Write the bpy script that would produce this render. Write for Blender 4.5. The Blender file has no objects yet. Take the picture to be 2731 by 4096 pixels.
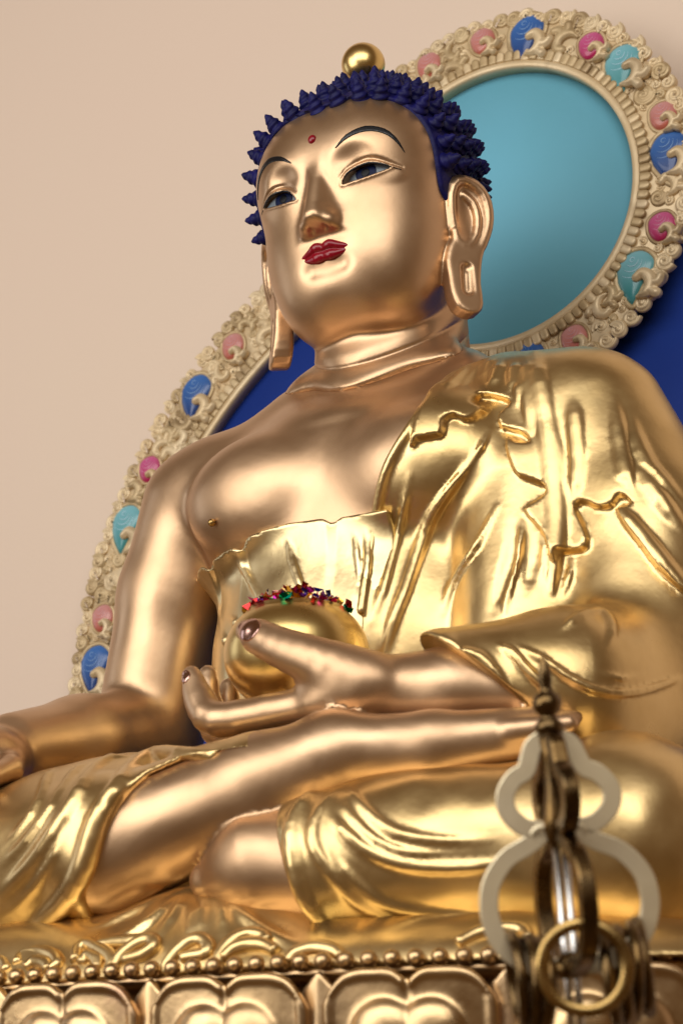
import bpy, bmesh, math, random
import numpy as np
from mathutils import Matrix, Vector
scene = bpy.context.scene
U = 0.04                                   # metres per modelling unit (one finger of the statue)
# ------------------------------------------------------------------ camera
cam = bpy.data.cameras.new('camera'); camo = bpy.data.objects.new('camera', cam); scene.collection.objects.link(camo); scene.camera = camo
cam.sensor_fit = 'VERTICAL'; cam.sensor_height = 36; cam.lens = 36 * 4500 / 2352; cam.clip_end = 200
camo.location = (59.5 * U, -106.5 * U, -10.9 * U)
camo.rotation_euler = (Matrix.Rotation(math.radians(30.24), 4, 'Z') @ Matrix.Rotation(math.radians(90 + 18.37), 4, 'X') @ Matrix.Rotation(math.radians(-.25), 4, 'Z')).to_euler()
cam.dof.use_dof = True; cam.dof.focus_distance = 128 * U; cam.dof.aperture_fstop = 2.9
# ------------------------------------------------------------------ light: a dim warm hall with daylight from tall openings in front
W = bpy.data.worlds.new('World'); scene.world = W; W.use_nodes = True
W.node_tree.nodes['Background'].inputs[0].default_value = (.47, .255, .10, 1); W.node_tree.nodes['Background'].inputs[1].default_value = .25
def area(name, loc, tgt, sx, sy, power, col):
    l = bpy.data.lights.new(name, 'AREA'); l.shape = 'RECTANGLE'; l.size = sx * U; l.size_y = sy * U; l.energy = power; l.color = col
    o = bpy.data.objects.new(name, l); scene.collection.objects.link(o)
    o.location = Vector(loc) * U; o.rotation_euler = (Vector(tgt) - Vector(loc)).to_track_quat('-Z', 'Y').to_euler(); return o
area('door_daylight', (-78, -152, 54), (0, 0, 28), 110, 125, 235, (1, .97, .92))
area('window_daylight', (55, -168, 108), (5, 0, 32), 220, 115, 420, (1, .975, .93))
area('side_window_daylight', (-190, -40, 60), (0, 0, 40), 50, 90, 32, (.86, .92, 1))
scene.view_settings.view_transform = 'Standard'; scene.view_settings.look = 'None'; scene.view_settings.exposure = 0; scene.view_settings.gamma = 1
# ---- engine
# ------------------------------------------------------------------ engine
def A(*v): return np.array(v, np.float32)
def smin(a, b, k):
    h = np.maximum(k - np.abs(a - b), 0) / k
    return np.minimum(a, b) - h * h * h * k / 6
def smax(a, b, k): return -smin(-a, -b, k)
def ell(p, c, r):
    q = (p - A(*c)) / A(*r)
    k0 = np.sqrt((q * q).sum(1)) + 1e-6
    q = q / A(*r)
    return k0 * (k0 - 1) / (np.sqrt((q * q).sum(1)) + 1e-6)
def cone(p, a, b, ra, rb):
    a = A(*a); b = A(*b); ab = b - a
    t = np.clip(((p - a) @ ab) / (ab @ ab), 0, 1)
    d = p - a - t[:, None] * ab
    return np.sqrt((d * d).sum(1)) - (ra + (rb - ra) * t)
def chain(p, pts, rad, k=None):
    out = None
    for i in range(len(pts) - 1):
        d = cone(p, pts[i], pts[i + 1], rad[i], rad[i + 1])
        out = d if out is None else (np.minimum(out, d) if k is None else smin(out, d, k))
    return out
def spline(pts, n=6):
    """Catmull-Rom through the points (any dimension)"""
    P = np.asarray(pts, float); P = np.vstack([2 * P[0] - P[1], P, 2 * P[-1] - P[-2]]); o = []
    for i in range(1, len(P) - 2):
        for t in np.arange(n) / n:
            a, b, c, d = P[i - 1:i + 3]
            o.append(.5 * (2 * b + (c - a) * t + (2 * a - 5 * b + 4 * c - d) * t * t + (3 * b - a - 3 * c + d) * t ** 3))
    o.append(P[-2]); return np.array(o)
def poly2(q, poly):
    """signed distance to a 2D polygon"""
    P = np.asarray(poly, np.float32); d = np.full(len(q), 1e9, np.float32); s = np.ones(len(q), np.float32)
    for i in range(len(P)):
        a, b = P[i], P[i - 1]; e = b - a; w = q - a
        t = np.clip((w @ e) / (e @ e), 0, 1); v = w - t[:, None] * e
        d = np.minimum(d, (v * v).sum(1))
        c1 = q[:, 1] >= a[1]; c2 = q[:, 1] < b[1]; c3 = e[0] * w[:, 1] > e[1] * w[:, 0]
        f = (c1 & c2 & c3) | (~c1 & ~c2 & ~c3); s[f] *= -1
    return s * np.sqrt(d)
def local(p, d, pts, margin, fn):
    """apply fn(points, d) only near the points (bounding box + margin)"""
    P = np.asarray(pts, np.float32); return _local(p, d, P.min(0) - margin, P.max(0) + margin, fn)
def _local(p, d, lo, hi, fn):
    if len(p) < 60000 and ((p.max(0) < lo) | (p.min(0) > hi)).any(): return d
    m = ((p > lo) & (p < hi)).all(1)
    if m.any(): d[m] = fn(p[m], d[m])
    return d
def boxed(p, lo, hi, fn, mg=1.6):
    """fn only inside a box; outside, a safe lower bound of its distance"""
    lo = A(*lo) - mg; hi = A(*hi) + mg
    g = np.maximum(np.maximum(lo - p, p - hi), 0); out = np.sqrt((g * g).sum(1)) + mg
    m = out <= mg
    if m.any(): out[m] = fn(p[m])
    return out
_RC = {}
def rope(pts, rad, k):
    """prepared rope: smooth points, radii, blend, box"""
    pts = np.asarray(pts, np.float32)
    rad = np.interp(np.linspace(0, 1, len(pts)), np.linspace(0, 1, len(rad)), rad); m = max(rad) + abs(k) + .2
    return pts, rad.astype(np.float32), k, pts.min(0) - m, pts.max(0) + m
def lay(p, d, r):
    """blend a tapering rope onto the surface (k>0) or press it in (k<0)"""
    pts, rad, k, lo, hi = r
    if k > 0: return _local(p, d, lo, hi, lambda q, e: smin(e, chain(q, pts, rad), k))
    return _local(p, d, lo, hi, lambda q, e: smax(e, -chain(q, pts, rad), -k))
def lays(p, d, L):
    a, b = p.min(0), p.max(0); small = len(p) < 60000
    for r in L:
        if small and ((b < r[3]) | (a > r[4])).any(): continue
        d = lay(p, d, r)
    return d
def in_clusters(field, P, cell):
    """evaluate a field cluster by cluster, so that far features are skipped at once"""
    k = np.floor((P - P.min(0)) / cell).astype(np.int64); key = (k[:, 0] * 4096 + k[:, 1]) * 4096 + k[:, 2]
    o = np.argsort(key, kind='stable'); ks = key[o]; cut = np.r_[0, np.flatnonzero(np.diff(ks)) + 1, len(o)]
    out = np.empty(len(P), np.float32)
    for a, b in zip(cut[:-1], cut[1:]): out[o[a:b]] = field(P[o[a:b]])
    return out
def surface(field, lo, hi, h, B=4, slack=1.35, project=1):
    """sparse sampling of a distance field, dual-contoured to quads and pulled onto the zero set"""
    lo = np.asarray(lo, np.float32); n = (np.ceil((np.asarray(hi) - lo) / (h * B)).astype(int)); N = n * B + 1
    ci = np.stack(np.meshgrid(*[np.arange(k) for k in n], indexing='ij'), -1).reshape(-1, 3)
    fc = field((lo + (ci + .5) * h * B).astype(np.float32))
    G = np.ones(tuple(N), np.float32)
    coarse = fc.reshape(tuple(n)); sg = np.where(coarse < 0, -9, 9).astype(np.float32)
    G[:-1, :-1, :-1] = np.repeat(np.repeat(np.repeat(sg, B, 0), B, 1), B, 2); G[-1] = G[:, -1] = 9; G[:, :, -1] = 9
    act = ci[np.abs(fc) < h * B * .87 * slack]
    off = np.stack(np.meshgrid(*[np.arange(B + 1)] * 3, indexing='ij'), -1).reshape(-1, 3)
    idx = (act[:, None] * B + off).reshape(-1, 3)
    G[idx[:, 0], idx[:, 1], idx[:, 2]] = in_clusters(field, (lo + idx * h).astype(np.float32), h * B * 5)
    G[0] = G[-1] = np.abs(G[0]) ; G[:, 0] = np.maximum(G[:, 0], .01); G[:, -1] = np.maximum(G[:, -1], .01); G[:, :, 0] = np.maximum(G[:, :, 0], .01); G[:, :, -1] = np.maximum(G[:, :, -1], .01)
    S = G < 0
    c = S[:-1, :-1, :-1].astype(np.int8)
    for dx, dy, dz in ((1,0,0),(0,1,0),(0,0,1),(1,1,0),(1,0,1),(0,1,1),(1,1,1)):
        c = c + S[dx:S.shape[0]-1+dx, dy:S.shape[1]-1+dy, dz:S.shape[2]-1+dz]
    cells = np.argwhere((c > 0) & (c < 8)); vid = np.full(c.shape, -1, np.int32); vid[tuple(cells.T)] = np.arange(len(cells))
    acc = np.zeros((len(cells), 3)); cnt = np.zeros(len(cells))
    cor = [(i, j, k) for i in (0, 1) for j in (0, 1) for k in (0, 1)]
    val = {o: G[cells[:, 0] + o[0], cells[:, 1] + o[1], cells[:, 2] + o[2]] for o in cor}
    for a in cor:
        for ax in range(3):
            if a[ax] == 0:
                b = list(a); b[ax] = 1; b = tuple(b); va, vb = val[a], val[b]; m = (va < 0) != (vb < 0)
                t = va[m] / (va[m] - vb[m]); pt = np.tile(np.array(a, float), (m.sum(), 1)); pt[:, ax] = t
                acc[m] += pt; cnt[m] += 1
    V = lo + (cells + acc / cnt[:, None]) * h
    quads = []
    for ax in range(3):
        o1, o2 = [(1, 2), (2, 0), (0, 1)][ax]
        sl = [slice(None)] * 3; sl2 = [slice(None)] * 3; sl[ax] = slice(0, -1); sl2[ax] = slice(1, None)
        e = S[tuple(sl)] != S[tuple(sl2)]; ed = np.argwhere(e); ed = ed[(ed[:, o1] > 0) & (ed[:, o2] > 0) & (ed[:, o1] < c.shape[o1]) & (ed[:, o2] < c.shape[o2])]
        ins = S[tuple(ed.T)]
        def at(d1, d2):
            q = ed.copy(); q[:, o1] -= d1; q[:, o2] -= d2; return vid[tuple(q.T)]
        Q = np.stack([at(1, 1), at(0, 1), at(0, 0), at(1, 0)], 1); Q[~ins] = Q[~ins][:, ::-1]; quads.append(Q)
    Q = np.vstack(quads); Q = Q[(Q >= 0).all(1)]
    for it in range(project):
        V32 = V.astype(np.float32); fld = lambda q: in_clusters(field, q, h * 32); f = fld(V32); g = np.empty_like(V); e = h * .25
        for ax in range(3):
            dv = np.zeros(3, np.float32); dv[ax] = e; g[:, ax] = (fld(V32 + dv) - f) / e
        st = g * (f / np.maximum((g * g).sum(1), .15))[:, None]; ln = np.linalg.norm(st, axis=1, keepdims=True)
        V = V - st * np.minimum(1, h * .8 / np.maximum(ln, 1e-9))
    return V, Q
def raycast(field, o, d, t0, t1, step=.25):
    o = np.asarray(o, np.float32); t = np.full(len(d), t0, np.float32); hit = np.zeros(len(d), bool); prev = t.copy()
    while True:
        m = ~hit & (t < t1)
        if not m.any(): break
        f = field(o + t[m, None] * d[m].astype(np.float32)); i = np.where(m)[0]
        hh = f < 0.004; hit[i[hh]] = True; t[i[~hh]] += np.clip(f[~hh] * .7, .004, 3)
    P = o + t[:, None] * d; P[~hit] = np.nan
    return P
# ------------------------------------------------------------------ head
H0 = A(-.12, .3, 50.3)
def _rot():
    t, r = math.radians(5), math.radians(2.4)
    c, s = math.cos(t), math.sin(t); P = np.array([[1, 0, 0], [0, -c, -s], [0, -s, c]])   # x, forward, up of the bowed head
    c, s = math.cos(r), math.sin(r); R = np.array([[c, 0, s], [0, 1, 0], [-s, 0, c]])     # tilted a little to its right
    return (R @ P).astype(np.float32)
HR = _rot()
def to_head(p): return (p - H0) @ HR.T
def from_head(q): return np.atleast_2d(np.asarray(q, np.float32)) @ HR + H0
def mir(q): return np.stack([np.abs(q[:, 0]), q[:, 1], q[:, 2]], 1)
def skull(q):
    m = np.stack([np.sqrt(q[:, 0] ** 2 + 1), q[:, 1], q[:, 2]], 1)
    d = ell(m, (.5, -.6, 3.2), (6.3, 7.1, 6.1))
    d = smin(d, ell(m, (1.7, 1.5, 2.7), (5.5, 6.15, 5.7)), 2)
    d = smin(d, ell(m, (1.6, 1.9, -2.2), (5.1, 5.25, 5.2)), 2.5)
    d = smin(d, ell(m, (1.6, 2.4, -5.1), (4.1, 4.5, 4.2)), 2.5)
    return d
UPX = [1.3, 1.68, 2.15, 2.9, 3.7, 4.4, 4.95, 5.4]
UPZ = [.0, .18, .88, 1.27, 1.32, 1.15, .9, .72]
LOZ = [.1, .16, .2, .26, .42, .62, .86, .95]
EYE_C = (2.7, 4.25, .72); EYE_R = (3.25, 2.55, 2.2)
def almond(m):
    zu = np.interp(m[:, 0], UPX, UPZ); zl = np.interp(m[:, 0], UPX, LOZ)
    return np.maximum(m[:, 2] - zu, zl - m[:, 2]) * .8
def surf_pts(fn, pts, g0=9.5):
    """drop (x,z) head points onto the face along -g"""
    P = np.array([(x, g0, z) for x, z in pts], np.float32)
    for _ in range(60): P[:, 1] -= np.clip(fn(P), -.3, .3) * .7
    return P
LIPU = [(-2.1, 6.98, -4.12), (-1.6, 7.12, -4.0), (-1, 7.25, -3.86), (-.5, 7.42, -3.72), (0, 7.36, -3.8)]
LIPL = [(-2.1, 6.98, -4.13), (-1.55, 7.05, -4.24), (-1, 7.15, -4.33), (-.5, 7.3, -4.38), (0, 7.26, -4.34)]
def mirror_pts(L): return L + [(-x, g, z) for x, g, z in L[-2::-1]]
LIPU = mirror_pts(LIPU); LIPL = mirror_pts(LIPL)
LIPU = spline(LIPU, 5); LIPL = spline(LIPL, 5)
def lips(q):
    u = chain(q, LIPU, np.interp(np.linspace(0, 1, 41), np.linspace(0, 1, 9), [.06, .17, .3, .37, .31, .37, .3, .17, .06]))
    l = chain(q, LIPL, np.interp(np.linspace(0, 1, 41), np.linspace(0, 1, 9), [.06, .17, .29, .39, .34, .39, .29, .17, .06]))
    return smin(u, l, .1)
def nose(m, d):
    x, g, z = m.T
    gr = np.interp(z, [-2.3, -1.7, 2.4, 4.2], [9.0, 8.95, 7.5, 6.9])             # ridge line, straight from brow to tip
    w0 = np.interp(z, [-2, -1, 1, 2.6, 4], [.40, .30, .28, .52, 1.0])
    fl = smax((g - gr) * .93, (g - gr) * .60 + (x - w0) * .80, .4)               # planar flanks
    under = (-(z + 2.12) * .9 + (g - 9.0) * .40)                                 # underside
    n = smax(fl, under, .5)
    d = smin(d, n, .55)
    d = smin(d, ell(m, (.92, 7.5, -2.2), (.48, .8, .5)), .5)
    d = smax(d, -cone(m, (0, 7.8, -3.0), (0, 7.7, -3.4), .14, .18), .4)           # philtrum
    return smax(d, -ell(m, (.5, 8.0, -2.76), (.2, .36, .22)), .25)
def face_front(q):
    """skull with sockets, nose, chin (no lids)"""
    d = skull(q); m = mir(q)
    d = smax(d, -ell(m, (3.35, 8.7, 1.6), (2.35, 1.75, 1.6)), .6)
    k = (m[:, 1] > 5) & (m[:, 0] < 3.2) & (m[:, 2] > -4) & (m[:, 2] < 4.2)
    if k.any(): d[k] = nose(m[k], d[k])
    d = smin(d, ell(m, (0, 5.6, -5.85), (1.9, 1.05, 1.0)), 1.4)
    d = smax(d, -cone(m, (0, 7.85, -5.15), (1.1, 7.6, -5.05), .75, .6), .8)
    d = smin(d, ell(m, (0, 6.55, -4.05), (1.75, .52, 1.0)), .9)
    return d
def eye_white(m):
    return smax(ell(m, EYE_C, EYE_R) + .1, ell(m, (3.2, 5.3, .78), (2.2, 2.2, 1.2)), .1)
def lidded(m, d):
    lid = smax(ell(m, EYE_C, EYE_R), ell(m, (3.2, 5.3, .78), (2.4, 2.3, 1.3)), .3)
    return smin(d, lid, .35)
def face(q, lines=True):
    d = face_front(q); m = mir(q)
    k = (m[:, 0] < 6.2) & (m[:, 1] > 4) & (np.abs(m[:, 2] - .8) < 2.4)
    if k.any():
        mm = m[k]; e = lidded(mm, d[k])
        if lines: e = smax(e, -np.maximum(almond(mm), np.sqrt(((mm - A(3.15, 6.6, .72)) ** 2).sum(1)) - 2.6), .05)
        d[k] = e
    if lines:
        d = lays(m, d, LIDS)
    return d
def drop(pts, n=3): return spline(surf_pts(lambda q: face(q, False), pts), n)
LIDU = drop([(x, z + .05) for x, z in zip(UPX[1:], UPZ[1:])])
LIDC = drop([(1.75, .75), (2.15, 1.25), (2.9, 1.62), (3.7, 1.66), (4.4, 1.45), (5.0, 1.15), (5.5, .9)])
LIDL = drop([(x, z - .05) for x, z in zip(UPX[1:-1], LOZ[1:-1])])
LIDS = [rope(LIDU, [.05, .08, .09, .08, .05], .18), rope(LIDC, [.05, .11, .13, .12, .05], -.2), rope(LIDL, [.04, .06, .06, .06, .04], .2)]
# ears: an outline in the plane of the ear (a backward, b up), flared away from the head
EAR_O = [(.0, 3.2), (.35, 3.75), (1.0, 4.0), (1.9, 3.85), (2.75, 3.2), (3.2, 2.1), (3.15, .8), (2.75, -.5), (2.2, -1.6), (1.9, -2.5), (1.6, -4.0), (1.5, -5.5), (1.05, -6.2), (.2, -6.25), (-.5, -5.7), (-.75, -4.6), (-.75, -3.5), (-.75, -2.3), (-.4, -1.2), (.2, 0), (.0, 1.6)]
EAR_P = spline(EAR_O + [EAR_O[0]], 2)[:-1]; EAR_C = (6.6, 1.9, -2.7); EAR_A = math.radians(40)
EAR_1 = spline([(.15, .2, .25), (.2, 2.4, .5), (.75, 3.35, .6), (1.6, 3.3, .6), (2.45, 2.6, .55), (2.75, 1.4, .5), (2.6, .2, .45), (2.1, -1.0, .3)], 2)
EAR_2 = spline([(1.15, 2.5, .3), (1.75, 1.9, .42), (1.95, .8, .45), (1.7, -.4, .4), (1.05, -1.15, .35), (.4, -.9, .35), (.2, -.2, .4)], 2)
def ear(q):
    m = mir(q) - A(*EAR_C); c, s = math.cos(EAR_A), math.sin(EAR_A)
    a = -m[:, 1] * c + m[:, 0] * s; n = m[:, 0] * c + m[:, 1] * s; b = m[:, 2]
    n = n - .035 * (b + 1) ** 2 * (b < -1) * .5
    ab = np.stack([a, b], 1).astype(np.float32); e = np.stack([a, b, n], 1).astype(np.float32)
    o = poly2(ab, EAR_P) + .32
    th = .34 + .12 * np.clip(-b - 2, 0, 3) / 3
    d = smax(o, np.abs(n) - th, .5) - .28
    # bowl of the ear, rim and inner folds
    d = smax(d, -ell(e, (1.35, 1.2, .95), (1.35, 2.45, .75)), .3)
    d = smin(d, chain(e, EAR_1, np.full(15, .3)), .3)
    d = smin(d, chain(e, EAR_2, np.full(13, .27)), .25)
    d = smax(d, -chain(e, [(.65, -2.9, .75), (.5, -4.5, .75)], [.42, .42]), .25)
    d = smin(d, chain(e, [(.75, -3.2, .25), (.6, -4.4, .25)], [.14, .14]), .15)
    return d
def head_base(q):
    d = face(q); m = (np.abs(q[:, 0]) > 5.2) & (q[:, 1] < 4.5) & (q[:, 1] > -2.5) & (q[:, 2] < 2.5) & (q[:, 2] > -10)
    if m.any(): d[m] = smin(d[m], ear(q[m]), .5)
    return d
HAIR_G = ([-9, -.9, -.2, .4, 1.4, 2.4, 3.5, 4.4, 5.4, 6.1, 6.75, 7.2], [1.2, 2.2, 2.85, 3.1, 3.4, 3.6, 3.8, 4.0, 4.35, 4.8, 5.7, 9])
def hair_cut(q):
    """<0 where hair grows"""
    return np.maximum((q[:, 1] - np.interp(q[:, 2], *HAIR_G)) * .85, -q[:, 2] - 1.2 - .6 * np.clip(2.2 - q[:, 1], 0, 3))
def hair(q):
    d = smin(skull(q), ell(q, (0, -1.4, 7.6), (3.4, 3.6, 3.2)), 2.2)
    return smax(d - .22, hair_cut(q), .2)
# ------------------------------------------------------------------ body
def mx(p): return np.stack([np.abs(p[:, 0]), p[:, 1], p[:, 2]], 1)
def torso(p):
    m = mx(p)
    d = ell(m, (0, -.2, 29.5), (12.6, 6.6, 8.6))
    d = smin(d, ell(m, (0, -1.3, 19), (10.6, 6.5, 10)), 3)
    d = smin(d, cone(m, (0, .6, 33.8), (12.5, .6, 32.8), 3.9, 3.7), 2.5)
    d = smin(d, cone(m, (3, 1.6, 38.9), (11, .8, 34.0), 3.0, 2.8), 2.6)
    d = smin(d, ell(m, (5.6, -3.6, 30.3), (6.2, 4.2, 4.6)), 1.6)
    d = smin(d, ell(m, (11.8, .1, 32.3), (4.6, 4.4, 4.6)), 2)
    return d
def neck(p):
    return smin(cone(p, (.05, 1.7, 34), (.05, 1.7, 45.5), 4.95, 4.6), cone(p, (.35, 2.8, 35), (.35, 2.4, 47), 5.3, 4.8), 1)
def fold_z(p): return p[:, 2] - .75 * (p[:, 1] + 4.15)                              # the folds of the neck drop towards the throat
def trunk(p):
    d = smin(torso(p), neck(p), 1.1); z = fold_z(p)
    b = .22 * np.exp(-((z - 37.25) / .55) ** 2) + .24 * np.exp(-((z - 35.8) / .55) ** 2) + .1 * np.exp(-((z - 38.9) / .6) ** 2)
    b = b - .12 * np.exp(-((z - 38.0) / .2) ** 2) - .16 * np.exp(-((z - 36.5) / .22) ** 2) - .04 * np.exp(-((z - 35.15) / .2) ** 2)
    r = np.hypot(p[:, 0] - .35, p[:, 1] - .9)
    return d - b * np.clip((8.2 - r) / 2.5, 0, 1) * np.clip((3.5 - p[:, 1]) / 2, 0, 1)
def head_neck(p):
    """head and upper neck; sinks under the trunk below the second fold"""
    d = smin(head_base(to_head(p)), trunk(p), .7)
    return d + .5 * np.clip((36.52 - fold_z(p)) / .3, 0, 1)
def arm_right(p):
    d = chain(p, [(-13.8, .3, 32.2), (-15.9, .2, 26.2), (-17.5, -.4, 16.8)], [4.3, 3.9, 3.6], 1.5)
    d = smin(d, chain(p, [(-17.3, -.6, 16.3), (-18.1, -7, 14.9), (-18.7, -12.8, 13.5)], [3.5, 3.0, 2.4], 1.5), 1.2)
    d = smin(d, ell(p, (-18.9, -16.2, 12.5), (3.1, 3.8, 2.2)), 1)
    for i, x in enumerate((-21, -19.7, -18.4, -17.1)):
        d = smin(d, chain(p, [(x, -18.6, 12.2), (x - .1, -21.8, 10.6 + .2 * i), (x - .1, -22.9, 7.8)], [.95, .85, .6], .3), .3)
    return smin(d, chain(p, [(-17.0, -15.2, 12.3), (-15.4, -17.2, 11.3), (-15.0, -19.4, 10.4)], [1.05, .85, .65], .4), .6)
BOWL_C = (2.1, -13.2, 16.8)
FINGERS = [(spline(a, 3), np.interp(np.linspace(0, 1, 10), np.linspace(0, 1, 4), b)) for a, b in (([(4.6, -17.1, 12.7), (-.4, -17.3, 12.55), (-2.0, -16.9, 13.9), (-2.75, -16.7, 15.5)], [1.05, .98, .9, .55]),
                   ([(4.2, -15.4, 12.2), (-1.0, -15.4, 12.1), (-2.7, -15.0, 13.9), (-3.0, -14.7, 16.0)], [1.1, 1.0, .9, .55]),
                   ([(4.0, -13.5, 12.0), (-.9, -13.5, 12.0), (-2.5, -13.1, 13.7), (-2.8, -12.8, 15.6)], [1.1, 1.0, .88, .55]),
                   ([(4.0, -11.8, 12.1), (-.1, -11.6, 12.2), (-1.5, -11.2, 13.5), (-1.8, -11.0, 14.9)], [1.0, .9, .8, .5]))]
THUMB = spline([(8.2, -16.6, 13.7), (6.2, -17.7, 14.9), (3.9, -17.9, 16.0), (1.5, -17.5, 17.35)], 3); THUMB_R = np.interp(np.linspace(0, 1, 10), [0, .35, .7, .9, 1], [1.9, 1.32, 1.08, .98, .66])
def hand_left(p):
    d = chain(p, [(16.5, -11.3, 13.2), (12.5, -14.2, 13.2), (9.6, -15.3, 13.3)], [2.9, 2.35, 2.05], 1)
    d = smin(d, ell(p, (6.6, -15.1, 12.7), (4.0, 3.3, 1.75)), 1.5)
    d = smin(d, ell(p, (7.6, -17.0, 13.6), (2.9, 1.5, 1.7)), 1.0)
    for pts, r in FINGERS: d = smin(d, chain(p, pts, r, .2), .35)
    return smin(d, chain(p, THUMB, THUMB_R, .2), .9)
def leg_right(p):
    d = chain(p, [(-19.5, -15.8, 5.0), (-6, -19.2, 5.6), (3.5, -19.2, 8.0), (7.0, -18.8, 9.2)], [4.6, 3.5, 2.7, 2.3], 2)
    d = smin(d, ell(p, (7.6, -18.1, 10.2), (2.3, 2.0, 1.75)), 1.2)                      # heel
    d = smin(d, chain(p, [(8, -18.3, 9.7), (13, -17.3, 9.7), (18, -15.6, 10.1)], [1.9, 1.7, 1.35], 1), 1.2)
    for i in range(5):                                                                  # toes
        d = smin(d, chain(p, [(17.2, -16.9 + .75 * i, 10.0 + .3 * i), (20.2 - .25 * i, -16.3 + .8 * i, 10.2 + .26 * i)], [.75, .5 - .03 * i]), .35)
    return d
def leg_left(p):
    d = chain(p, [(21.5, -13.5, 4.2), (8, -19, 3.8), (4.0, -19.7, 3.9), (1.0, -20.2, 3.2)], [4.8, 3.0, 2.6, 1.0], 2)
    return d
def arm_left(p): return chain(p, [(13.8, .3, 32.2), (17.5, -.4, 24), (19, -2, 14.5)], [4.3, 3.9, 3.3], 1.5)
def body(p):
    d = trunk(p) + .5 * np.clip((fold_z(p) - 36.48) / .3, 0, 1) * (p[:, 2] > 35)
    d = smin(d, boxed(p, (-24, -27, 6), (-9, 5, 37), arm_right), 1.0)
    d = smin(d, boxed(p, (9, -6, 10), (24, 5, 37), arm_left), 1)
    d = np.minimum(d, boxed(p, (-5, -20, 10), (20, -8, 19), hand_left))
    l = smin(boxed(p, (-25, -24, 0), (22, -11, 13), leg_right), boxed(p, (-2, -24, -1), (27, -8, 10), leg_left), .25)
    return np.minimum(d, l)
# ------------------------------------------------------------------ cloth: offsets of the body, cut along the hems
def sleeve(p):
    d = chain(p, [(14.9, .3, 32.0), (18.3, -.2, 24.5), (19.2, -2.3, 15.8)], [4.8, 4.8, 4.9], 2)
    d = smin(d, chain(p, [(19.0, -2.6, 15.0), (17.0, -9.6, 13.5), (12.2, -14.3, 13.5)], [4.7, 4.1, 2.8], 2), 1.5)
    return smin(d, ell(p, (18.2, -6.5, 11.8), (3.6, 5.5, 3.2)), 1.5)
def upper_base(p):
    d = smin(torso(p), boxed(p, (9, -17, 8), (25, 6, 38), sleeve, 2.2), 1.4)
    d = smin(d, boxed(p, (6, -9, 7), (19, 4, 33), lambda q: cone(q, (11.8, -1.6, 28), (13, -3.2, 12), 4.3, 5.2), 2.2), 1.6)
    return d - .4
def right_base(p):
    d = smin(cone(p, (-6, -1, 5), (-20.0, -14.5, 5.4), 6.2, 5.2), chain(p, [(-19.5, -15.8, 5.0), (-6, -19.2, 5.6), (3.5, -19.2, 8.0)], [4.6, 3.5, 2.7], 2), 1.5)
    d = smin(d, ell(p, (-9, -13, 7.6), (10.5, 7.2, 4.0)), 1.5)
    return d - .4
def left_base(p):
    d = smin(cone(p, (6, -1, 5), (21.5, -12.5, 4.8), 6.0, 5.0), chain(p, [(21.5, -13.5, 4.2), (8, -19, 3.8), (2.6, -19.8, 4.0)], [4.8, 3.0, 2.35], 2), 2)
    d = smin(d, ell(p, (11, -15.2, 5.2), (7.5, 4.8, 3.6)), 1.5)
    return d - .4
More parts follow.
